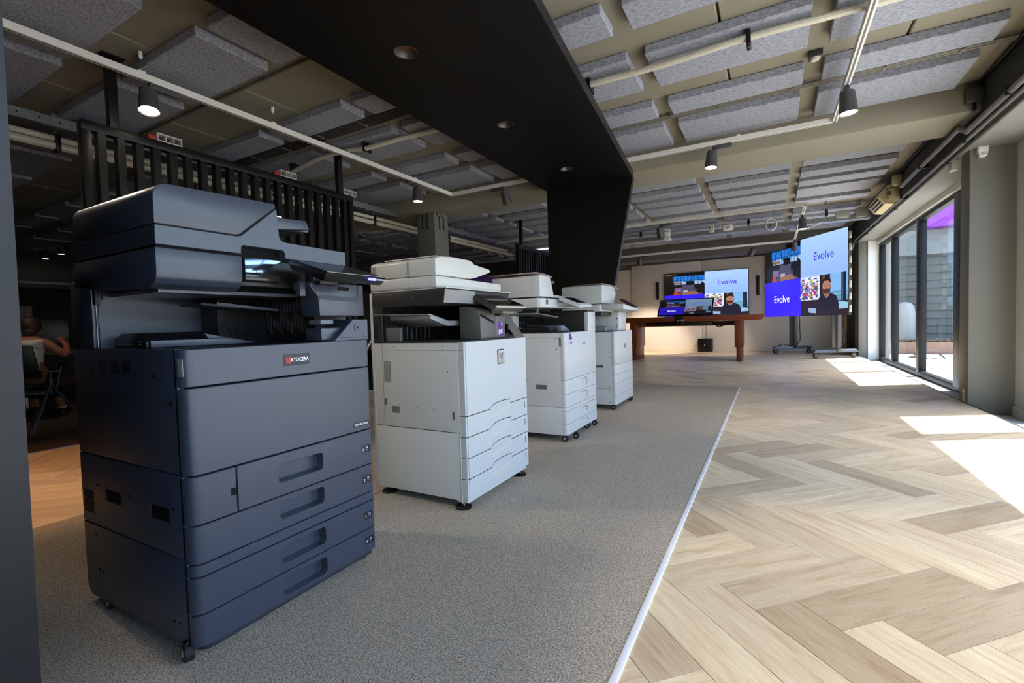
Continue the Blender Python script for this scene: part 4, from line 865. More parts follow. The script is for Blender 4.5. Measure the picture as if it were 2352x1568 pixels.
# ------------------------------------------------------------------ slatted screens, column
def slat_screen(y0, y1, n, label, posts, zt=2.09):
    s = thing('slatted_screen', label, 'screen', (-3.6, (y0 + y1) / 2, 0), 'black slatted room dividers')
    part('top_rail', B().box(-3.63, -3.57, y0, y1, zt - .055, zt), BLKM, s, bevel=.003); part('bottom_rail', B().box(-3.63, -3.57, y0, y1, .0045, .055), BLKM, s, bevel=.003)
    for yy in (y0, y1 - .05): part('end_post', B().box(-3.63, -3.57, yy, yy + .05, .055, zt - .055), BLKM, s, bevel=.003)
    pm_ = None; w = (y1 - y0 - .1) / n
    for i in range(n):
        yy = y0 + .05 + w * (i + .5)
        if pm_ is None: first = part('slat', B().box(-3.628, -3.572, yy - .021, yy + .021, .055, zt - .055), BLKM, s, bevel=.002, seg=1); pm_ = first.data; y_first = yy
        else: o = bpy.data.objects.new('slat', pm_); C.objects.link(o); o.parent = s; o.location = (0, yy - y_first, 0)
    for yy in posts:
        part('hanger_post', B().box(-3.625, -3.575, yy - .025, yy + .025, zt, 2.522), BLKM, s, bevel=.002); part('ceiling_plate', B().box(-3.66, -3.54, yy - .06, yy + .06, 2.5222, 2.5295), BLKM, s)
slat_screen(1.24, 3.31, 20, 'black slatted room divider directly behind the slate blue photocopier', (1.41, 3.17))
slat_screen(6.75, 9.2, 26, 'black slatted room divider beyond the grey column, next to the portal leg', (6.9, 9.0))
col = struct('column', B().box(-4.18, -3.885, 4.98, 5.28, 0.005, 2.308), COLP, bevel=.006)
for xx, yy, dx_, dy_ in ((-3.885, 5.08, .008, 0), (-3.885, 5.17, .008, 0), (-4.08, 4.98, 0, -.008), (-4.0, 4.98, 0, -.008)):
    part('wall_cable', B().tube([(xx + dx_, yy + dy_, 2.12), (xx + dx_, yy + dy_, 2.2), (xx + dx_ * 1.2, yy + dy_, 2.25), (xx + dx_, yy - (.04 if dx_ else 0) + dy_, 2.27), (xx + dx_, yy - (.06 if dx_ else 0) + dy_, 2.3)], .006, 8), BLKM, col)
    part('cable_gland', B().ball((xx + dx_, yy + dy_, 2.11), .013, sub=1), BLK, col)

# ------------------------------------------------------------------ ducts, trays, conduits
def tray(name, p, q, h, w, label, hangers, axis):
    t = thing(name, label, 'cable tray', tuple((Vector(p) + Vector(q)) / 2)); (x0, y0, z), (x1, y1, _) = p, q
    if axis == 'y':
        part('side_rail', B().box(x0 - .002, x0 + .002, y0, y1, z, z + h), GALV, t); part('side_rail', B().box(x0 - w - .002, x0 - w + .002, y0, y1, z, z + h), GALV, t); part('tray_base', B().box(x0 - w, x0, y0, y1, z, z + .003), GALV, t)
        b = B(); k = y0
        while k < y1: b.cyl((x0 + .0018, k, z + h * .55), (x0 + .003, k, z + h * .55), .006, 6); k += .11
        o = part('tray_slots', b, GAP, t); o['kind'] = 'stuff'
        for k in hangers: part('hanger_rod', B().cyl((x0 - w / 2, k, z), (x0 - w / 2, k, 2.53), .005, 8), GALV, t); part('bracket', B().box(x0 - w - .01, x0 + .01, k - .018, k + .018, z - .02, z - .001), GALV, t)
    else:
        part('side_rail', B().box(x0, x1, y0 - .002, y0 + .002, z, z + h), GALV, t); part('side_rail', B().box(x0, x1, y0 + w - .002, y0 + w + .002, z, z + h), GALV, t); part('tray_base', B().box(x0, x1, y0, y0 + w, z, z + .003), GALV, t)
        b = B(); k = x0
        while k < x1: b.cyl((k, y0 - .0018, z + h * .5), (k, y0 - .003, z + h * .5), .007, 6); k += .1
        o = part('tray_slots', b, GAP, t); o['kind'] = 'stuff'
        for k in hangers: part('hanger_rod', B().cyl((k, y0 + w / 2, z), (k, y0 + w / 2, 2.53), .005, 8), BLKM, t); part('rod_block', B().box(k - .02, k + .02, y0 - .012, y0 + .03, z + h + .02, z + h + .11), BLK, t, bevel=.004)
    return t
lt = tray('cable_tray', (-4.42, -1, 2.285), (-4.42, 4.9, 2.285), .065, .16, 'galvanised cable tray behind the slatted screen, ending at the grey column', (1.6, 3.6, 4.3), 'y')
tray('cable_tray', (-4.42, 5.4, 2.285), (-4.42, 9.2, 2.285), .065, .16, 'galvanised cable tray beyond the grey column', (5.8, 7.0, 8.2), 'y')
ft_ = tray('cable_tray', (-3.4, 8.85, 2.25), (1.34, 8.85, 2.25), .075, .18, 'galvanised cable tray hanging in front of the video wall', (-2.1, -.31, .78), 'x')
def conduit(name, pts, r, label, clips=(), ribs=.12, m=None, seg=10, cm=None):
    t = thing(name, label, 'conduit', pts[0]); P_ = [Vector(p) for p in pts]; L = [0]
    for a, c in zip(P_, P_[1:]): L.append(L[-1] + (c - a).length)
    n = max(2, int(L[-1] / .011)) if ribs else max(2, int(L[-1] / .12)); out = []
    for i in range(n + 1):
        s = L[-1] * i / n; k = 0
        while k < len(L) - 2 and L[k + 1] < s: k += 1
        u = (s - L[k]) / (L[k + 1] - L[k] + 1e-9)
        p0, p1, p2, p3 = P_[max(k - 1, 0)], P_[k], P_[k + 1], P_[min(k + 2, len(P_) - 1)]
        out.append(p1 * (2 * u ** 3 - 3 * u ** 2 + 1) + p2 * (-2 * u ** 3 + 3 * u ** 2) + (p2 - p0) * .5 * (u ** 3 - 2 * u ** 2 + u) + (p3 - p1) * .5 * (u ** 3 - u ** 2))
    part('hose', B().tube(out, r, seg, ribs or None), m or PVC, t)
    return t
zc = 2.424
cw = conduit('flexible_conduit', [(-4.3, 3.1, zc - .05), (-4.17, 3.09, zc - .05), (-3.75, 3.08, zc + .0), (-3.37, 3.09, zc + .004), (-3.17, 3.10, zc - .02), (-2.75, 3.16, zc + .01), (-2.417, 3.18, zc + .01), (-1.8, 3.16, zc + .005), (-1.077, 3.14, zc + .0), (-.6, 3.13, zc - .012), (-.1, 3.12, zc + .0), (.4, 3.15, zc + .004), (1.0, 3.17, zc + .01), (1.3, 3.17, zc + .02)], .019, 'pair of ribbed white conduits hanging across the bay under the ceiling panels')
for up in (1,):
    P2 = [(-4.3, 3.15, zc - .02), (-3.75, 3.12, zc + .016), (-3.17, 3.14, zc + .012), (-2.417, 3.225, zc + .024), (-1.077, 3.185, zc + .02), (-.1, 3.165, zc + .018), (.5, 3.2, zc + .022), (1.3, 3.22, zc + .024)]
    c2_ = conduit('tmp_conduit', P2, .013, 'x', ribs=.12); ch = c2_.children[0]; ch.parent = cw; ch.location = c2_.location - cw.location; bpy.data.objects.remove(c2_)
for xx, yy in ((-4.17, 3.115), (-3.17, 3.12), (-1.077, 3.16), (-.1, 3.14)):
    part('hanger_rod', B().cyl((xx, yy, zc - .05), (xx, yy, 2.469), .004, 8), GALV, cw); part('pipe_clamp', B().box(xx - .012, xx + .012, yy - .045, yy + .05, zc - .045, zc + .04), BLK, cw, bevel=.006)
xx = -4.5
cc_ = conduit('cream_conduit', [(xx, -1, 2.165), (xx, 2, 2.17), (xx, 4, 2.161), (xx, 6, 2.169), (xx, 8.2, 2.165)], .028, 'cream double conduit running below the galvanised cable tray', ribs=None)
part('hose', B().tube([(xx + .004 * (k % 2), -1 + .6 * k, 2.222) for k in range(16)], .022, 10), PVC, cc_)
for yy in (1.42, 3.1, 4.5, 6.1): part('pipe_clamp', B().box(xx - .04, xx + .04, yy - .015, yy + .015, 2.13, 2.25), BLK, cc_, bevel=.006); part('hanger_rod', B().cyl((xx, yy, 2.25), (xx, yy, 2.2835), .004, 6), GALV, cc_)
def pipes(label, x0, x1, ys_, z, r, m, clips):
    t = thing('pipe_run', label, 'pipe', ((x0 + x1) / 2, ys_[0], z))
    for yy in ys_: part('pipe', B().cyl((x0, yy, z), (x1, yy, z), r, 10), m, t)
    for k in clips: part('pipe_clip', B().box(k - .008, k + .008, ys_[0] - .014, ys_[-1] + .014, z - r - .003, 2.5285), GRYP, t)
PAINTP = mat('painted_pipe', (112, 107, 95), .55)
pipes('pair of thin painted pipes clipped under the ceiling along the beam', -6, 1.36, (4.14, 4.175), 2.50, .011, PAINTP, (-4.2, -3.4, -2.6, -1.0, -.72, -.35, .15, .7, 1.1))
pipes('bundle of four grey pipes clipped under the ceiling between felt panels', -5.5, -1.9, (2.83, 2.865, 2.90, 2.935), 2.497, .012, mat('dark_pipe', (66, 65, 62), .5), (-4.4, -3.95, -3.45, -2.95, -2.5))
pipes('single thin pipe running under the ceiling of the dark bay', -6, -2.2, (2.05,), 2.515, .010, PAINTP, (-5, -4, -3))
def ypipe(label, pts, r, m, clips=()):
    t = thing('wall_pipe', label, 'pipe', pts[0]); b = B()
    for a, c in zip(pts, pts[1:]): b.cyl(a, c, r, 12)
    for p in pts[1:-1]: b.ball(p, r * 1.12, sub=2)
    part('pipe', b, m, t)
    for yy, x_, z_ in clips: part('pipe_clip', B().box(x_ - r - .006, 1.399, yy - .01, yy + .01, z_ - r - .004, z_ + r + .004), BLKM, t)
PX = 1.345
ypipe('thick grey pipe with a bend, upper pipe along the fascia above the windows', [(PX, -3, 2.19), (PX, 4.95, 2.19), (PX, 5.12, 2.27), (PX, 7.02, 2.27), (PX, 7.06, 2.31)], .020, PVCG, [(y, PX, 2.19) for y in (1, 2.5, 4.2)] + [(6.2, PX, 2.27)])
ypipe('thin grey pipe below the thick one along the fascia', [(PX + .01, -3, 2.135), (PX + .01, 10.6, 2.135), (PX + .03, 11.2, 1.95)], .014, PVCG, [(y, PX + .01, 2.135) for y in (1, 3, 5, 7, 9)])
ypipe('lowest dark pipe along the bottom edge of the fascia', [(PX + .035, -3, 2.10), (PX + .035, 10.8, 2.10)], .012, mat('dark_pipe', (66, 65, 62), .5), [(y, PX + .035, 2.10) for y in (1.5, 3.5, 5.5, 7.5, 9.5)])
ypipe('thin cable pipe in the corner between ceiling and fascia', [(1.385, -2, 2.505), (1.385, 10.5, 2.505)], .012, BLKM, [])
jb = thing('junction_box', 'dark junction box fixed to the beam end beside the fascia', 'junction box', (1.35, 4.83, 2.38))
part('box_body', B().box(1.30, 1.395, 4.79, 4.858, 2.36, 2.46), mat('dark_box', (70, 68, 64), .5), jb, bevel=.006); part('cable_gland', B().cyl((1.35, 4.825, 2.30), (1.35, 4.825, 2.36), .012, 10), BLKM, jb)

# heater on the fascia
ac = thing('fan_heater', 'beige wall-mounted fan heater with slatted grille on the fascia', 'heater', (1.3, 7.6, 2.14))
BEI = mat('beige_enamel', (200, 186, 140), .45)
part('casing', B().prism([(1.395, 2.39), (1.27, 2.375), (1.20, 2.29), (1.185, 2.245), (1.25, 2.15), (1.33, 2.135), (1.395, 2.16)], 'y', 7.35, 8.05), BEI, ac, bevel=.006)
for k in range(5):
    t0 = k / 5; xg, zg = 1.187 + .062 * t0, 2.236 - .088 * t0
    part('grille_slat', B().hexa([(xg + .006, 7.42, zg + .004), (xg - .003, 7.42, zg - .002), (xg - .003, 7.98, zg - .002), (xg + .006, 7.98, zg + .004), (xg + .013, 7.42, zg - .006), (xg + .004, 7.42, zg - .012), (xg + .004, 7.98, zg - .012), (xg + .013, 7.98, zg - .006)]), GAP if k % 2 == 0 else BEI, ac)
part('control_box', B().box(1.31, 1.395, 7.24, 7.34, 2.34, 2.46), BEI, ac, bevel=.006)
part('cable', B().tube([(1.335, 7.29, 2.345), (1.30, 7.32, 2.325), (1.27, 7.344, 2.335), (1.255, 7.346, 2.31)], .005, 8), BLK, ac); part('rating_label', B().box(1.265, 1.305, 7.346, 7.3505, 2.25, 2.30), GRYP, ac); part('green_label', B().box(1.255, 1.295, 7.346, 7.3505, 2.215, 2.235), mat('green_label', (120, 140, 40), .5), ac)
sn = thing('motion_sensor', 'white motion sensor high on the grey column by the windows', 'sensor', (1.545, 5.34, 2.07))
part('sensor_body', B().prism([(1.515, 2.165), (1.513, 2.12), (1.525, 2.065), (1.57, 2.068), (1.578, 2.12), (1.578, 2.165)], 'y', 5.31, 5.359), mat('sensor_white', (228, 228, 222), .4), sn, bevel=.006); part('sensor_lens', B().box(1.53, 1.566, 5.307, 5.312, 2.078, 2.105), mat('lens_grey', (170, 174, 176), .3), sn)
so = thing('socket_strip', 'pale socket strip low on the near side of the grey window column', 'socket', (1.47, 5.47, 0)); part('socket_plate', B().box(1.466, 1.474, 5.42, 5.455, .01, .12), mat('socket_white', (205, 200, 194), .5), so, bevel=.002); part('socket_hole', B().box(1.4645, 1.467, 5.43, 5.446, .05, .09), GRYP, so)
hj = thing('alarm_box', 'cream alarm box under the lintel beside the column', 'alarm', (1.44, 5.7, 2.1)); part('alarm_case', B().box(1.425, 1.475, 5.62, 5.70, 2.06, 2.145), mat('sensor_white', (228, 228, 222), .4), hj, bevel=.004); part('alarm_cable', B().tube([(1.43, 5.66, 2.145), (1.40, 5.7, 2.13), (1.37, 5.8, 2.16)], .004, 6), BLKM, hj)

# odds and ends on the far tray
for x_, z_, w_, h_, lb, mm in ((-1.62, 2.36, .10, .15, 'white three-pole socket box on the far cable tray', WHITET), (-1.62, 2.25, .12, .06, 'white connector box under the socket box on the far tray', WHITET), (-.88, 2.34, .07, .12, 'cream wall socket hanging on the far cable tray', PVC), (-.62, 2.33, .15, .09, 'white oval access point on the far cable tray', WHITET), (.98, 2.335, .18, .10, 'grey junction box on top of the far cable tray by the window side', mat('box_grey', (150, 148, 142), .5)), (1.22, 2.335, .16, .14, 'grey junction box at the window end of the far cable tray', mat('box_grey2', (120, 118, 112), .5))):
    e = thing('junction_box', lb, 'junction box', (x_, 8.82, z_), 'boxes on the far cable tray'); part('case', B().prism(rrect(x_ - w_ / 2, x_ + w_ / 2, z_ - h_ / 2, z_ + h_ / 2, min(w_, h_) * .25, 3), 'y', 8.79, 8.842), mm, e, bevel=.004)
    if 'socket' in lb and 'box under' not in lb:
        for k in (-.3, .3): part('socket_hole', B().cyl((x_ + k * w_, 8.791, z_ + .02), (x_ + k * w_, 8.788, z_ + .02), .012, 10), GRYD, e)
    if 'access point' in lb: part('ring', B().lathe([(.022, 0), (.022, .004), (.016, .004), (.016, 0)], (x_, 8.791, z_), (0, -1, 0), 16), GRYP, e)
pd = thing('pendant_loop', 'white oval cable loop hanging from a ceiling plug in front of the far tray', 'cable', (.02, 8.6, 2.2))
part('drop_cable', B().cyl((.02, 8.6, 2.36), (.02, 8.6, 2.5), .004, 8), PVC, pd); part('ceiling_plug', B().box(-.04, .08, 8.55, 8.65, 2.49, 2.5295), PVC, pd, bevel=.008)
part('oval_loop', B().tube([(.02 + .075 * cos(a * pi / 12), 8.6, 2.265 + .095 * sin(a * pi / 12)) for a in range(25)], .012, 8), PVC, pd); part('plug', B().box(-.015, .055, 8.57, 8.63, 2.22, 2.28), GRYP, pd, bevel=.01)
conduit('loose_cable', [(.12, 8.84, 2.27), (.25, 8.80, 2.19), (.35, 8.79, 2.165), (.55, 8.79, 2.17), (.72, 8.84, 2.27)], .006, 'white cable sagging from the far cable tray', ribs=None)
for x_, y_, lb in ((-3.5, 1.72, 'white socket cluster with red plug on top of the slatted screen near its left post'), (-3.5, 2.62, 'white socket cluster with red plug on the slatted screen, beside the hanger post'), (-3.52, 3.285, 'white socket grid on the slatted screen end by the photocopier lid')):
    e = thing('socket_cluster', lb, 'socket', (-3.6, y_, 2.09), 'socket clusters on the slatted screen'); b = B(); b.box(-3.62, -3.58, y_ - .075, y_ + .075, 2.0902, 2.10); b.box(-3.62, -3.58, y_ - .075, y_ + .075, 2.138, 2.146)
    for k in range(4): b.box(-3.62, -3.58, y_ - .075 + k * .048, y_ - .069 + k * .048, 2.10, 2.138)
    part('socket_grid', b, mat('socket_white', (205, 200, 194), .5), e)
    if y_ < 3: part('plug', B().box(-3.62, -3.585, y_ - .125, y_ - .08, 2.0905, 2.125), mat('red_plug', (170, 52, 28), .5), e, bevel=.004)
sj = thing('smoke_detector', 'small smoke detector box on the ceiling between felt panels near the window track', 'detector', (.27, 3.74, 2.46)); part('case', B().box(.23, .31, 3.7, 3.78, 2.49, 2.53), GRYD, sj, bevel=.004); part('lens', B().lathe([(.022, 0), (.03, .012), (.03, .02)], (.27, 3.74, 2.475), (0, 0, 1), 18), PVC, sj)

# ------------------------------------------------------------------ screens: flat pictures painted as coloured polygons
def picture(O, R, Up, N, kind, mm, parent, name='picture', label=None, step=.0012):
    """O bottom-left, R and Up full edge vectors, N normal towards the viewer"""
    O, R, Up, N = (Vector(v) for v in (O, R, Up, N)); F = []; lay = [0]
    def add(pts, c):
        lay[0] += 1; F.append(([O + R * u + Up * v + N * (step * .02 * lay[0] + step) for u, v in pts], c))
    def rect(a, b_, c, d, col): add([(a, c), (b_, c), (b_, d), (a, d)], col)
    def ell(cx, cy, rx, ry, col, n=20): add([(cx + rx * cos(2 * pi * k / n), cy + ry * sin(2 * pi * k / n)) for k in range(n)], col)
    rnd = random.Random(5)
    if kind == 'light':
        for k in range(6): rect(0, 1, k / 6, (k + 1) / 6, (150 + 4 * k, 186 + 4 * k, 246))
    if kind == 'blue': rect(0, 1, 0, 1, (52, 30, 250))
    if kind == 'room':
        rect(0, 1, 0, 1, (22, 20, 24)); rect(.22, 1, .48, .88, (38, 120, 214)); rect(.22, 1, .48, .62, (150, 186, 226)); rect(.25, .45, .50, .58, (150, 110, 92))
        for k in range(9): rect(.24 + k * .085, .25 + k * .085, .46, .92, (8, 8, 14))
        for a, c in ((.24, .40), (.57, .42), (.60, .76), (.94, .78)):
            add([(a, .5), (a + .014, .5), (c + .014, .92), (c, .92)], (6, 6, 12))
        rect(.2, 1, .86, 1, (6, 6, 8)); add([(0, .9), (.3, .97), (.3, .98), (0, .92)], (190, 150, 90)); rect(.22, 1, .66, .672, (10, 10, 16))
        add([(.33, .0), (.95, .0), (.75, .46), (.47, .46)], (74, 70, 96)); add([(.45, .0), (.9, .02), (.75, .16), (.48, .14)], (150, 104, 76)); rect(.55, .74, .44, .62, (10, 10, 14))
        rect(.26, .42, .14, .32, (130, 100, 150)); add([(.46, .12), (.58, .12), (.60, .2), (.48, .21)], (180, 170, 190)); ell(.87, .2, .07, .14, (14, 14, 22)); ell(.78, .34, .03, .1, (16, 16, 26)); ell(.95, .40, .05, .14, (16, 16, 26))
        ell(.12, .42, .13, .38, (16, 10, 12)); add([(0, 0), (.26, 0), (.24, .3), (.12, .5), (0, .5)], (14, 8, 10)); add([(.22, 0), (.36, 0), (.34, .12), (.26, .2)], (190, 62, 20))
    if kind == 'man':
        rect(0, 1, 0, 1, (40, 30, 34)); rect(0, .44, .40, 1, (226, 228, 240))
        for k in range(120):
            u, v = rnd.uniform(.0, .36), rnd.uniform(.41, .90); w, h = rnd.uniform(.03, .08), rnd.uniform(.04, .10); s_ = rnd.uniform(-.03, .03)
            col = rnd.choice([(60, 76, 120), (110, 130, 180), (190, 60, 84), (235, 236, 246), (140, 150, 190), (120, 70, 160), (90, 96, 130), (170, 190, 90), (225, 228, 240), (196, 204, 226), (220, 170, 120)])
            add([(u, v), (u + w, v + s_), (u + w + s_, v + h), (u + s_, v + h)], col)
        rect(.44, .50, .32, 1, (26, 20, 24)); rect(.50, .56, .3, 1, (96, 70, 52)); rect(.56, .66, .3, 1, (30, 24, 26)); rect(.66, 1, .35, 1, (130, 182, 236)); rect(.66, 1, .35, .58, (96, 158, 190)); rect(.66, 1, .50, .52, (150, 196, 220)); rect(.88, .97, .22, 1, (20, 24, 40)); rect(.90, .915, .22, 1, (70, 90, 120))
        add([(0, .0), (1, .0), (1, .24), (.5, .30), (0, .38)], (36, 28, 34)); add([(.2, .08), (.36, .06), (.38, .18), (.18, .2)], (150, 176, 216)); add([(.78, .14), (1, .16), (1, .3), (.8, .34)], (150, 196, 226)); add([(0, 0), (.3, .0), (.12, .1), (0, .12)], (20, 16, 20))
        add([(.36, 0), (.365, .22), (.40, .40), (.47, .50), (.54, .54), (.62, .56), (.68, .54), (.78, .47), (.82, .34), (.84, .12), (.84, 0)], (24, 27, 46))
        add([(.54, .54), (.53, .50), (.58, .42), (.64, .48), (.66, .56), (.62, .6)], (150, 106, 92)); ell(.585, .70, .085, .165, (176, 124, 106)); add([(.505, .68), (.51, .60), (.545, .545), (.585, .53), (.63, .548), (.662, .61), (.668, .69), (.64, .64), (.585, .655), (.53, .64)], (70, 42, 36))
        add([(.495, .74), (.495, .84), (.52, .90), (.57, .925), (.63, .915), (.67, .87), (.68, .76), (.66, .80), (.63, .84), (.54, .84), (.51, .80)], (34, 24, 24)); rect(.53, .565, .735, .742, (50, 32, 30)); rect(.60, .635, .735, .742, (50, 32, 30)); add([(.575, .68), (.592, .68), (.585, .73)], (150, 98, 84)); rect(.56, .61, .605, .618, (120, 60, 58))
        ell(.675, .70, .012, .035, (160, 108, 94), 10); add([(.56, .42), (.585, .30), (.59, .12), (.575, .12)], (16, 18, 34))
    return inked(F, name, parent, mm, label)
def four(O, R, Up, N, mm, parent, ts, dim=False):
    O, R, Up, N = (Vector(v) for v in (O, R, Up, N))
    picture(O + Up * .5, R * .5, Up * .5, N, 'room', mm, parent, label='video call picture of a meeting room')
    picture(O + Up * .5 + R * .5, R * .5, Up * .5, N, 'light', mm, parent, label='pale blue tile reading Evolve')
    picture(O, R * .5, Up * .5, N, 'blue', mm, parent, label='blue tile reading Evolve')
    picture(O + R * .5, R * .5, Up * .5, N, 'man', mm, parent, label='video call picture of a man in a dark shirt')
    tb_ = mat('screen_blue_ink', (50, 40, 190), .5, emit=(58, 52, 200), estr=.2 if dim else .4); tw_ = mat('screen_white_ink', (230, 230, 255), .5, emit=(236, 236, 255), estr=.2 if dim else .45)
    e = .004
    text_part('screen_text', 'Evolve', ts, tb_, parent, O + R * .76 + Up * .74 + N * e, R, Up, bold=.0008 * ts / .1, label='dark blue word Evolve')
    text_part('screen_text', 'Evolve', ts, tw_, parent, O + R * .25 + Up * .24 + N * e, R, Up, bold=.0, label='white word Evolve')

tv = thing('wall_television', 'large flat television on the white panel wall showing four video tiles', 'television', (-1.38, 12.2, .85))
part('cabinet', B().box(-2.335, -.430, 12.195, 12.249, .845, 1.935), BLK, tv, bevel=.004)
four((-2.325, 12.194, .855), (1.885, 0, 0), (0, 0, 1.07), (0, -1, 0), SCR, tv, .16)
for x_, lb in ((-2.50, 'slim black wall speaker beside the television, on the side of the printers'), (-.243, 'slim black wall speaker between the television and the video wall')):
    e = thing('wall_speaker', lb, 'speaker', (x_, 12.22, 1.30), 'slim wall speakers'); part('grille', B().box(x_ - .03, x_ + .03, 12.20, 12.249, 1.30, 1.745), BLK, e, bevel=.006); part('end_cap', B().box(x_ - .028, x_ + .028, 12.198, 12.23, 1.738, 1.748), GRYD, e)

# LED video wall on two mobile stands
vL = Vector((-.100, 12.06, 0)); vR = Vector((1.170, 9.82, 0)); sv = (vR - vL); su_ = sv.normalized(); nv = Vector((-su_.y, su_.x, 0)); nv = nv if nv.dot(CAM_P - vL) > 0 else -nv
z0v, z1v = .788, 2.292
VW = thing('video_wall', 'large LED video wall standing at an angle by the window corner, showing four video tiles', 'video wall', tuple((vL + vR) / 2))
hw = sv / 4
for i in range(4):
    for j in range(2):
        a = vL + hw * i; c = a + hw; za = z0v + (z1v - z0v) / 2 * j; zb = za + (z1v - z0v) / 2
        part('led_module', B().hexa([tuple(v) for v in (a - nv * .06 + Vector((0, 0, za)), c - nv * .06 + Vector((0, 0, za)), c + Vector((0, 0, za)), a + Vector((0, 0, za)), a - nv * .06 + Vector((0, 0, zb)), c - nv * .06 + Vector((0, 0, zb)), c + Vector((0, 0, zb)), a + Vector((0, 0, zb)))]), BLK, VW)
four(vL + Vector((0, 0, z0v)), sv, (0, 0, z1v - z0v), nv, SCR, VW, .215)
for k in (.18, .5, .82):
    p = vL + sv * k - nv * .03; part('top_bracket', B().box(p.x - .05, p.x + .05, p.y - .05, p.y + .05, z1v, z1v + .03), BLK, VW, bevel=.01)
for k in range(7):
    p = vR - nv * .03 + su_ * .006; zz = z0v + .05 + k * .21; part('side_connector', B().box(p.x - .02, p.x + .02, p.y - .03, p.y + .012, zz, zz + .12), SILV, VW, bevel=.004)
for k, t_ in enumerate((.305, .80)):
    c = vL + sv * t_ - nv * .16
    part('stand_column', B().box(c.x - .075, c.x + .075, c.y - .05, c.y + .05, .12, 2.0), mat('stand_grey', (74, 76, 80), .35, metal=.3), VW, bevel=.008)
    part('column_groove', B().box(c.x - .02, c.x + .02, c.y - .053, c.y - .049, .12, 1.2), BLK, VW)
    f0, f1 = c + nv * .46, c - nv * .40; w_ = su_ * .05
    part('foot_bar', B().hexa([tuple(v) for v in (f0 - w_ + Vector((0, 0, .105)), f0 + w_ + Vector((0, 0, .105)), f1 + w_ + Vector((0, 0, .105)), f1 - w_ + Vector((0, 0, .105)), f0 - w_ * .8 + nv * -.06 + Vector((0, 0, .165)), f0 + w_ * .8 + nv * -.06 + Vector((0, 0, .165)), f1 + w_ * .8 + nv * .06 + Vector((0, 0, .165)), f1 - w_ * .8 + nv * .06 + Vector((0, 0, .165)))]), mat('stand_grey', (74, 76, 80), .35, metal=.3), VW, bevel=.008)
    for q in (f0 - nv * .08, f1 + nv * .08):
        w = part('caster', B().lathe([(.046, -.014), (.052, -.009), (.052, .009), (.046, .014)], (q.x, q.y, .055), tuple(su_), 20), RUB, VW); part('wheel_hub', B().cyl(q + Vector((0, 0, .055)) - su_ * .017, q + Vector((0, 0, .055)) + su_ * .017, .024, 12), GRYP, w); part('caster_fork', B().box(q.x - .022, q.x + .022, q.y - .022, q.y + .022, .08, .107), BLK, w, bevel=.004)
    part('cable', B().tube([(c.x + .1, c.y - .02, .95), (c.x + .11, c.y - .03, .6), (c.x + .12, c.y - .04, .3), (c.x + .05, c.y - .05, .175), (c.x - .1, c.y - .1, .18), (c.x - .2, c.y - .1, .21), (c.x - .3, c.y - .15, .17)], .008, 8), BLK, VW)

# wooden desk
DK = thing('desk', 'reddish brown wooden desk with wide panel legs and slanted top edge', 'desk', (-1.46, 9.7, 0))
part('desk_top', B().hexa([(-2.80, 9.30, .746), (-.142, 9.30, .746), (-.142, 10.25, .746), (-2.80, 10.25, .746), (-2.86, 9.27, .845), (-.080, 9.27, .845), (-.080, 10.28, .845), (-2.86, 10.28, .845)]), MAHO, DK, bevel=.003)
for xa in (-.565, -2.455):
    LGW = wood('mahogany_upright', (84, 34, 14), (140, 62, 28), (40, 40, 3)) if 'mahogany_upright' not in MATS else MATS['mahogany_upright']
    part('leg', B().box(xa, xa + .133, 9.31, 10.02, .26, .7455), LGW, DK, bevel=.003); part('lower_leg', B().box(xa + .025, xa + .112, 9.325, 9.99, .0005, .26), LGW, DK, bevel=.003)
part('cross_bar', B().box(-2.32, -.565, 9.95, 9.98, .65, .74), MAHO, DK)
eq = thing('under_desk_unit', 'long black electronics box mounted under the desk top', 'electronics', (-1.47, 9.5, .66)); part('case', B().box(-1.97, -.95, 9.40, 9.9, .672, .7455), BLK, eq, bevel=.004); part('bracket', B().box(-2.15, -1.97, 9.42, 9.8, .715, .745), BLK, eq)
for k, sg_ in enumerate((0, 1)): part('cable', B().tube([(-.95, 9.55, .70), (-.85, 9.52, .66 - .03 * k), (-.72, 9.5, .67), (-.62, 9.5, .732)], .011, 8), BLK, eq)
pdv = thing('desk_controller', 'small black height control panel on the front edge of the desk', 'controller', (-1.49, 9.28, .70)); part('case', B().box(-1.57, -1.41, 9.242, 9.2685, .705, .825), BLK, pdv, bevel=.004)
for k, (dx_, col_) in enumerate(((-.05, (220, 190, 180)), (-.01, (210, 60, 50)), (.02, (230, 220, 215)), (.05, (200, 190, 190)))): inked([([(-1.49 + dx_, 9.2412, .762), (-1.49 + dx_ + .022, 9.2412, .762), (-1.49 + dx_ + .022, 9.2412, .785), (-1.49 + dx_, 9.2412, .785)], col_)], 'button', pdv)
MN = thing('desk_monitor', 'dim tilted touch monitor lying back on the wooden desk', 'monitor', (-1.47, 9.7, .845))
O_ = Vector((-1.98, 9.58, .872)); R_v = Vector((1.02, 0, 0)); U_v = Vector((0, .36, .33)); N_v = Vector((0, -.33, .36)).normalized()
part('cabinet', B().hexa([tuple(v) for v in (O_ - N_v * .03, O_ + R_v - N_v * .03, O_ + R_v, O_, O_ + U_v - N_v * .03, O_ + R_v + U_v - N_v * .03, O_ + R_v + U_v, O_ + U_v)]), BLK, MN, bevel=.003)
four(O_ + R_v * .025 + U_v * .04, R_v * .95, U_v * .90, N_v, SCRD, MN, .06, True)
part('stand', B().hexa([(-1.7, 9.75, .8455), (-1.2, 9.75, .8455), (-1.2, 10.1, .8455), (-1.7, 10.1, .8455), (-1.6, 9.80, 1.0), (-1.3, 9.80, 1.0), (-1.3, 9.95, 1.12), (-1.6, 9.95, 1.12)]), BLK, MN)
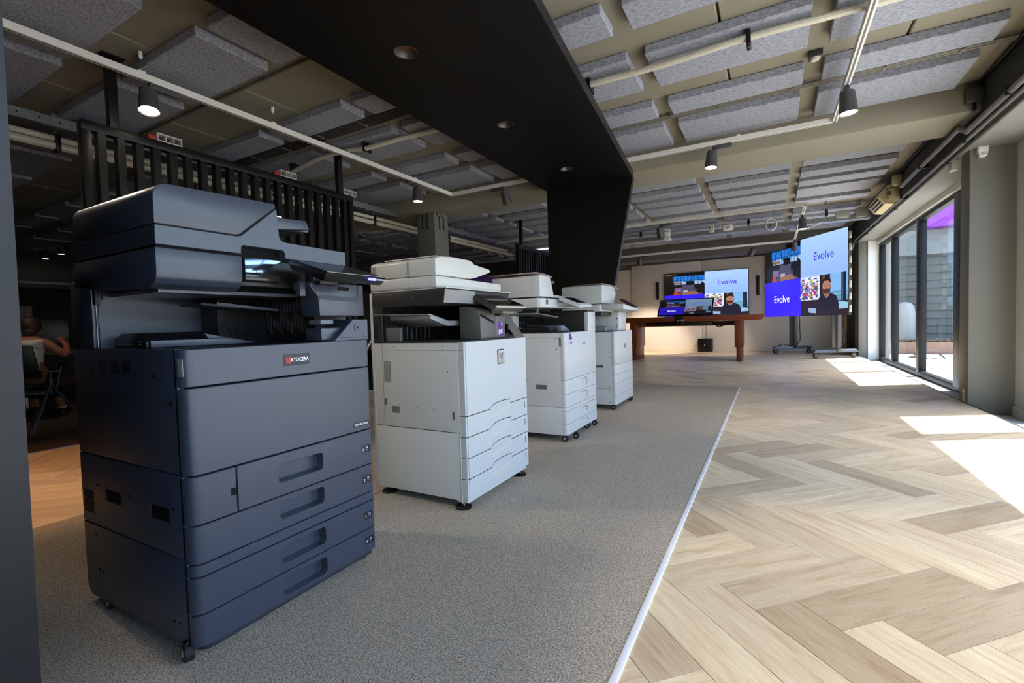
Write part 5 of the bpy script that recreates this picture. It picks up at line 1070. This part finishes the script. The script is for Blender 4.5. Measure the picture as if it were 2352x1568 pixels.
sb_ = thing('subwoofer', 'black cube subwoofer on the floor against the white panel wall', 'speaker', (-1.37, 12.05, 0)); part('cabinet', B().box(-1.525, -1.215, 11.93, 12.24, .001, .312), BLK, sb_, bevel=.006); inked([([(-1.385, 11.929, .15), (-1.365, 11.929, .15), (-1.365, 11.929, .17), (-1.385, 11.929, .17)], (220, 220, 220))], 'logo_dot', sb_)
part('cable', B().cyl((-1.37, 12.242, .312), (-1.37, 12.242, .85), .004, 8), GRYP, sb_)

# ------------------------------------------------------------------ dark office seen beside the slate machine
def skin_mesh(name, joints, bones, m, parent, sub=2, label=None):
    off = wloc(parent) if parent else Vector((0, 0, 0))
    me = bpy.data.meshes.new(name); me.from_pydata([tuple(Vector(j[:3]) - off) for j in joints], bones, [])
    o = bpy.data.objects.new(name, me); C.objects.link(o)
    o.modifiers.new('skin', 'SKIN'); sl_ = me.skin_vertices[0].data
    for i, j in enumerate(joints): sl_[i].radius = (j[3], j[4] if len(j) > 4 else j[3]); sl_[i].use_root = i == 0
    sd = o.modifiers.new('sub', 'SUBSURF'); sd.levels = sub; sd.render_levels = sub
    dg = bpy.context.evaluated_depsgraph_get(); nm = bpy.data.meshes.new_from_object(o.evaluated_get(dg)); bpy.data.objects.remove(o)
    nm.name = name; nm.materials.clear(); nm.materials.append(m); nm.polygons.foreach_set('use_smooth', [True] * len(nm.polygons))
    o = bpy.data.objects.new(name, nm); C.objects.link(o); o.parent = parent
    if label: o['label'] = label
    return o
SKIN = mat('skin', (150, 96, 70), .55); HAIR = mat('brown_hair', (48, 30, 20), .6, vary=.3, vscale=60); CLOTH = mat('white_top', (196, 188, 176), .85, vary=.08, vscale=20); TROU = mat('dark_trousers', (26, 26, 30), .8)
px_, py_ = -6.45, 1.70            # seat point of the person, facing away (-x)
PE = thing('person', 'person with brown hair in a sleeveless white top seated at a desk, back turned', 'person', (px_, py_, 0))
J = [(px_, py_, .42, .105, .13), (px_ - .03, py_, .55, .10, .125), (px_ - .08, py_, .68, .09, .13), (px_ - .11, py_, .755, .055, .09), (px_ - .13, py_, .80, .038), (px_ - .16, py_, .87, .065, .06), (px_ - .17, py_, .93, .06, .055),
     (px_ - .10, py_ + .13, .735, .045), (px_ - .13, py_ + .26, .60, .036), (px_ - .27, py_ + .23, .70, .029), (px_ - .32, py_ + .17, .76, .022),
     (px_ - .10, py_ - .13, .735, .045), (px_ - .13, py_ - .19, .58, .036), (px_ - .33, py_ - .15, .60, .029), (px_ - .42, py_ - .12, .61, .022),
     (px_ - .1, py_ + .085, .40, .075), (px_ - .40, py_ + .10, .42, .06), (px_ - .40, py_ + .10, .10, .04), (px_ - .48, py_ + .10, .035, .032), (px_ - .1, py_ - .085, .40, .075), (px_ - .40, py_ - .10, .42, .06), (px_ - .40, py_ - .10, .10, .04), (px_ - .48, py_ - .10, .035, .032)]
Bn = [(0, 1), (1, 2), (2, 3), (3, 4), (4, 5), (5, 6), (3, 7), (7, 8), (8, 9), (9, 10), (3, 11), (11, 12), (12, 13), (13, 14), (0, 15), (15, 16), (16, 17), (17, 18), (0, 19), (19, 20), (20, 21), (21, 22)]
skin_mesh('body', J, Bn, SKIN, PE)
hx, hy, hz_ = px_ - .165, py_, .905
part('hair', B().ball((hx + .022, hy, hz_ + .012), .088, (1, .92, 1.05), 3).ball((hx + .055, hy, hz_ - .045), .055, (1, 1, 1.2), 2).ball((hx + .03, hy, hz_ + .10), .035, (1, 1, .9), 2), HAIR, PE)
part('ear', B().ball((hx - .02, hy + .066, hz_ - .01), .018, (1, .4, 1.5), 2), SKIN, PE); part('nose', B().ball((hx - .075, hy, hz_ - .01), .014, (1.2, .8, 1.2), 1), SKIN, PE)
for s_ in (-1, 1): part('eye', B().ball((hx - .066, hy + s_ * .025, hz_ + .008), .009, sub=1), mat('eye_white', (210, 205, 200), .3), PE)
part('mouth', B().ball((hx - .068, hy, hz_ - .042), .012, (.5, 1.6, .4), 1), mat('lips', (140, 76, 66), .5), PE)
skin_mesh('top_garment', [(px_ + .002, py_, .40, .122, .150), (px_ - .028, py_, .53, .120, .150), (px_ - .078, py_, .67, .110, .152), (px_ - .108, py_, .75, .075, .12), (px_ - .10, py_ + .115, .738, .058), (px_ - .10, py_ - .115, .738, .058)], [(0, 1), (1, 2), (2, 3), (3, 4), (3, 5)], CLOTH, PE)
skin_mesh('trousers', [(px_ - .0, py_, .40, .11, .135), (px_ - .1, py_ + .088, .40, .082), (px_ - .40, py_ + .10, .425, .066), (px_ - .40, py_ + .10, .12, .047), (px_ - .1, py_ - .088, .40, .082), (px_ - .40, py_ - .10, .425, .066), (px_ - .40, py_ - .10, .12, .047)], [(0, 1), (1, 2), (2, 3), (0, 4), (4, 5), (5, 6)], TROU, PE)
for s_ in (-1, 1):
    part('shoe', B().ball((px_ - .47, py_ + s_ * .10, .035), .04, (1.7, .9, .75), 2), mat('white_shoe', (170, 166, 160), .6), PE)
    e0 = Vector((px_ - .32, py_ + .17, .76)) if s_ > 0 else Vector((px_ - .42, py_ - .12, .61))
    d0 = (Vector((-.8, -.15, .35)) if s_ > 0 else Vector((-1, .1, 0))).normalized(); sd0 = d0.cross(Vector((0, 0, 1))).normalized(); up0 = sd0.cross(d0)
    jj = [tuple(e0) + (.022, .016), tuple(e0 + d0 * .035) + (.028, .014), tuple(e0 + d0 * .055) + (.028, .013)]; bb = [(0, 1), (1, 2)]
    skin_mesh('palm', jj, bb, SKIN, PE)
    for q in range(4):
        o0 = e0 + d0 * .055 + sd0 * (q - 1.5) * .014; ln = (.045, .052, .05, .04)[q]; skin_mesh('finger', [tuple(o0) + (.0085,), tuple(o0 + d0 * ln * .5 + up0 * -.004) + (.0078,), tuple(o0 + d0 * ln - up0 * .014) + (.006,)], [(0, 1), (1, 2)], SKIN, PE, 1)
    o0 = e0 + d0 * .02 + sd0 * -.022; skin_mesh('thumb', [tuple(o0) + (.009,), tuple(o0 + d0 * .025 - sd0 * .014) + (.0085,), tuple(o0 + d0 * .045 - sd0 * .010 - up0 * .008) + (.0065,)], [(0, 1), (1, 2)], SKIN, PE, 1)
PE.rotation_euler = (0, 0, -.6)
def office_chair(loc, rz, label, back=True):
    s = thing('office_chair', label, 'chair', loc, 'black office chairs in the dark office'); x, y, z = loc
    def P3(a, c, d): return (x + a * cos(rz) - c * sin(rz), y + a * sin(rz) + c * cos(rz), d)
    def bx(nm, a0, a1, c0, c1, d0, d1, m=BLK, bv=.02): part(nm, B().hexa([P3(a0, c0, d0), P3(a1, c0, d0), P3(a1, c1, d0), P3(a0, c1, d0), P3(a0, c0, d1), P3(a1, c0, d1), P3(a1, c1, d1), P3(a0, c1, d1)]), m, s, bevel=bv)
    bx('seat', -.22, .20, -.22, .22, .22, .275)
    part('backrest', B().hexa([P3(.20, -.20, .40), P3(.23, -.20, .40), P3(.23, .20, .40), P3(.20, .20, .40), P3(.25, -.16, .72), P3(.275, -.16, .72), P3(.275, .16, .72), P3(.25, .16, .72)]), BLK, s, bevel=.012)
    part('back_bracket', B().tube([P3(.05, 0, .21), P3(.22, 0, .24), P3(.255, 0, .40), P3(.27, 0, .55)], .018, 8), BLKM, s)
    for s_ in (-1, 1): part('armrest', B().tube([P3(-.02, .23 * s_, .25), P3(-.02, .26 * s_, .50), P3(-.14, .26 * s_, .515), P3(.08, .26 * s_, .515)], .018, 8), BLK, s)
    part('gas_lift', B().cyl(P3(0, 0, .07), P3(0, 0, .225), .024, 14), CHR, s)
    for k in range(5):
        a = 2 * pi * k / 5 + .3; part('base_arm', B().tube([P3(0, 0, .085), P3(.14 * cos(a), .14 * sin(a), .07), P3(.27 * cos(a), .27 * sin(a), .055)], .018, 8), BLK, s)
        q = P3(.27 * cos(a), .27 * sin(a), 0); part('caster', B().lathe([(.022, -.014), (.026, -.01), (.026, .01), (.022, .014)], (q[0], q[1], .0305), (sin(a), -cos(a), 0), 14), RUB, s)
office_chair((px_ + .01, py_ - .02, .004), -.6, 'black office chair with mesh back on which the person sits')
office_chair((-5.75, 2.35, .004), 2.6, 'empty black office chair behind the slate blue photocopier')
ds = thing('office_desk', 'dark office desk in front of the seated person', 'desk', (-7.25, 1.9, .004)); part('desk_top', B().box(-7.75, -6.99, 1.0, 2.9, .60, .625), mat('desk_dark', (52, 46, 42), .5), ds, bevel=.003)
for xx in (-7.7, -7.06):
    for yy in (1.05, 2.8): part('leg', B().box(xx, xx + .05, yy, yy + .05, .0045, .60), BLKM, ds)
mo = thing('office_monitor', 'black office monitor on the dark desk beyond the seated person', 'monitor', (-7.35, 2.05, .625)); part('cabinet', B().box(-7.38, -7.355, 1.78, 2.32, .70, 1.0), BLK, mo, bevel=.004); part('stand', B().box(-7.39, -7.37, 2.02, 2.08, .635, .75), BLK, mo); part('base', B().box(-7.46, -7.28, 1.93, 2.17, .6255, .637), BLK, mo, bevel=.003)
tp = thing('tripod', 'thin black metal tripod standing before the dark office', 'tripod', (-5.38, 1.58, 0)); 
for q in ((-5.19, 1.372), (-5.66, 1.49), (-5.45, 1.80)): part('leg', B().tube([(-5.38, 1.56, .40), ((-5.38 + q[0]) / 2, (1.56 + q[1]) / 2, .2), (q[0], q[1], .012)], .010, 8), mat('tripod_steel', (84, 86, 90), .3, metal=.6), tp)
part('head', B().cyl((-5.38, 1.56, .38), (-5.38, 1.56, .44), .025, 14), BLKM, tp); part('centre_post', B().cyl((-5.38, 1.56, .30), (-5.38, 1.56, .5), .010, 10), BLKM, tp); part('top_plate', B().box(-5.44, -5.32, 1.50, 1.62, .5, .51), BLKM, tp)
du = thing('duct', 'dark horizontal duct with a pale edge along the far office wall', 'duct', (-12.7, 3, 1.9)); part('duct_box', B().box(-12.95, -12.4, -1, 9, 1.75, 2.05), mat('duct_dark', (46, 44, 42), .5), du); part('pale_edge', B().box(-12.4, -12.385, -1, 9, 1.83, 1.87), mat('duct_edge', (150, 146, 138), .4), du)
pw_ = thing('pale_cupboard', 'pale grey cupboard against the far wall of the dark office', 'cupboard', (-12.7, 2.6, 0)); part('carcass', B().box(-12.95, -12.4, 1.6, 3.4, .0045, 1.4), mat('cupboard_grey', (120, 118, 114), .6), pw_, bevel=.004); part('door', B().box(-12.4, -12.385, 1.62, 2.49, .05, 1.38), mat('cupboard_grey', (120, 118, 114), .6), pw_); part('door', B().box(-12.4, -12.385, 2.51, 3.38, .05, 1.38), mat('cupboard_grey', (120, 118, 114), .6), pw_)
pu = thing('purple_board', 'purple curved partition board behind the white photocopiers', 'partition', (-6.0, 9.4, 0)); part('board', B().prism([(-6.9, .005), (-4.9, .005), (-4.9, 1.78), (-5.2, 1.86), (-5.6, 1.93), (-6.0, 1.97), (-6.5, 1.96), (-6.9, 1.9)], 'y', 9.4, 9.44), mat('purple_fabric', (120, 84, 180), .7), pu)
lp = thing('linear_lamp', 'white linear ceiling lamp glowing above the second slatted screen', 'lamp', (-4.5, 9.35, 2.4)); part('diffuser', B().box(-4.95, -4.05, 9.30, 9.41, 2.40, 2.418), mat('linear_glow', (230, 235, 240), .5, emit=(225, 235, 245), estr=.35), lp); part('housing', B().box(-4.95, -4.05, 9.28, 9.43, 2.418, 2.455), WHITET, lp)
for xx in (-4.9, -4.1): part('hanger', B().cyl((xx, 9.35, 2.455), (xx, 9.35, 2.5295), .004, 6), GALV, lp)

# ------------------------------------------------------------------ outside the windows
BL = thing('neighbouring_building', 'grey building across the terrace with horizontal siding and white band, purple fascia on top', 'building', (5, 15.2, -.14))
part('wall_core', B().box(2.2, 9.5, 15.06, 15.5, -.14, 6.0), mat('siding_back', (90, 94, 96), .8), BL)
SID = mat('grey_siding', (84, 88, 84), .6, vary=.06, vscale=4)
z = -.1; sm_ = None
while z < 2.1:
    if sm_ is None: first = part('siding_board', B().hexa([(2.2, 15.0, z), (9.5, 15.0, z), (9.5, 15.06, z), (2.2, 15.06, z), (2.2, 15.03, z + .182), (9.5, 15.03, z + .182), (9.5, 15.06, z + .182), (2.2, 15.06, z + .182)]), SID, BL); sm_ = first.data; zf = z
    else: o = bpy.data.objects.new('siding_board', sm_); C.objects.link(o); o.parent = BL; o.location = (0, 0, z - zf)
    z += .186
part('white_band', B().box(2.2, 9.5, 14.9, 15.06, 2.2, 2.79), mat('band_white', (120, 124, 124), .6), BL); part('purple_fascia', B().box(3.25, 9.5, 14.5, 15.06, 2.8, 4.2), mat('purple_sign', (128, 40, 170), .5), BL)
part('corner_post', B().box(2.18, 2.5, 14.85, 15.06, -.14, 3.3), mat('post_blue', (66, 78, 92), .5), BL)
BW = thing('brick_wall', 'pale brick return wall outside the far window', 'wall', (2.1, 12.9, -.14), None)
part('wall_core', B().box(1.96, 2.175, 12.45, 13.2, -.14, 2.9), mat('mortar', (120, 116, 110), .9), BW)
BRM = [mat('pale_brick', (150, 144, 134), .85, vary=.1), mat('buff_brick', (128, 118, 102), .85, vary=.1)]
bm_ = [[mesh('brick', B().box(0, w_, 0, .1, 0, .058), m_, bevel=.003, seg=1) for m_ in BRM] for w_ in (.135, .065)]
for r_ in range(40):
    for k in range(2):
        w0 = (r_ + k) % 2; xx = 1.965 + (0 if k == 0 else (.075 if (r_ % 2) else .145))
        o = bpy.data.objects.new('brick', bm_[w0][(r_ * 3 + k) % 2]); C.objects.link(o); o.parent = BW; o.location = Vector((xx, 12.43, -.13 + r_ * .0725)) - BW.location
ig = thing('garden_bin', 'white dome-topped garden bin beyond the gravel planter', 'garden bin', (2.88, 14.6, -.14)); part('shell', B().lathe([(.19, .02), (.19, .9), (.17, 1.06), (.12, 1.16), (.02, 1.20)], (2.88, 14.6, -.139), (0, 0, 1), 28), mat('dome_white', (170, 170, 166), .6), ig); part('seat_base', B().cyl((2.88, 14.6, -.1395), (2.88, 14.6, -.11), .2, 28), mat('dome_grey', (150, 150, 148), .6), ig)
pn = thing('planter', 'low timber-edged planter in front of the grey siding', 'planter', (3.4, 13.9, -.14))
for a0, a1, c0, c1 in ((2.35, 5.0, 13.60, 13.66), (2.35, 5.0, 14.14, 14.2), (2.35, 2.41, 13.66, 14.14), (4.94, 5.0, 13.66, 14.14)): part('timber_side', B().box(a0, a1, c0, c1, -.139, .12), mat('timber_edge', (150, 118, 98), .7), pn)
gr = B()
for k in range(420):
    a = random.uniform(2.46, 4.9); c_ = random.uniform(13.7, 14.1); r_ = random.uniform(.02, .045); gr.ball((a, c_, .08 + random.uniform(0, .10)), r_, (1, 1, .7), 1)
gr.box(2.412, 4.938, 13.662, 14.138, -.136, .09)
solo('gravel', gr, mat('gravel_stone', (120, 104, 88), .9, vary=.3, vscale=8), 'brown gravel filling the timber-edged planter', 'gravel', kind='stuff')
hs = conduit('garden_hose', [(2.75, 13.2, -.128), (2.9, 12.9, -.128), (2.75, 12.7, -.128), (2.55, 12.6, -.128), (2.6, 12.3, -.128), (2.95, 12.0, -.128), (3.15, 12.9, -.128), (3.25, 13.5, -.128)], .012, 'dark garden hose lying on the terrace', ribs=None, m=RUB)
for k, (xx, yy) in enumerate(((2.35, 11.2), (3.35, 11.4))):
    e = thing('terrace_slab', ('pale paving stone just outside the window', 'pale paving stone further out on the terrace')[k], 'paving', (xx, yy, -.14)); part('slab', B().box(xx - .35, xx + .35, yy - .5, yy + .5, -.1395, -.10), mat('slab_pale', (222, 216, 204), .8, vary=.06), e, bevel=.008)

LB = thing('low_sky_blocker', 'unseen long grey block added to cut low sky light at the windows', 'building', (12.2, 3, -.14))  # added out of view to block low sky and darken the lower fronts
part('wall_core', B().box(11.2, 13.5, -8, 14.0, -.14, 2.3), mat('render_grey', (120, 122, 122), .8), LB); part('roof_edge', B().box(11.0, 13.5, -8, 14.0, 2.3, 2.45), mat('roof_dark', (70, 72, 76), .6), LB)
for k in range(7):
    w = part('window', B().box(11.16, 11.21, -6.6 + k * 2.9, -5.0 + k * 2.9, .6, 1.8), FRAMEM, LB); part('pane', B().box(11.15, 11.165, -6.52 + k * 2.9, -5.08 + k * 2.9, .68, 1.72), mat('far_glass', (60, 72, 84), .1), w)
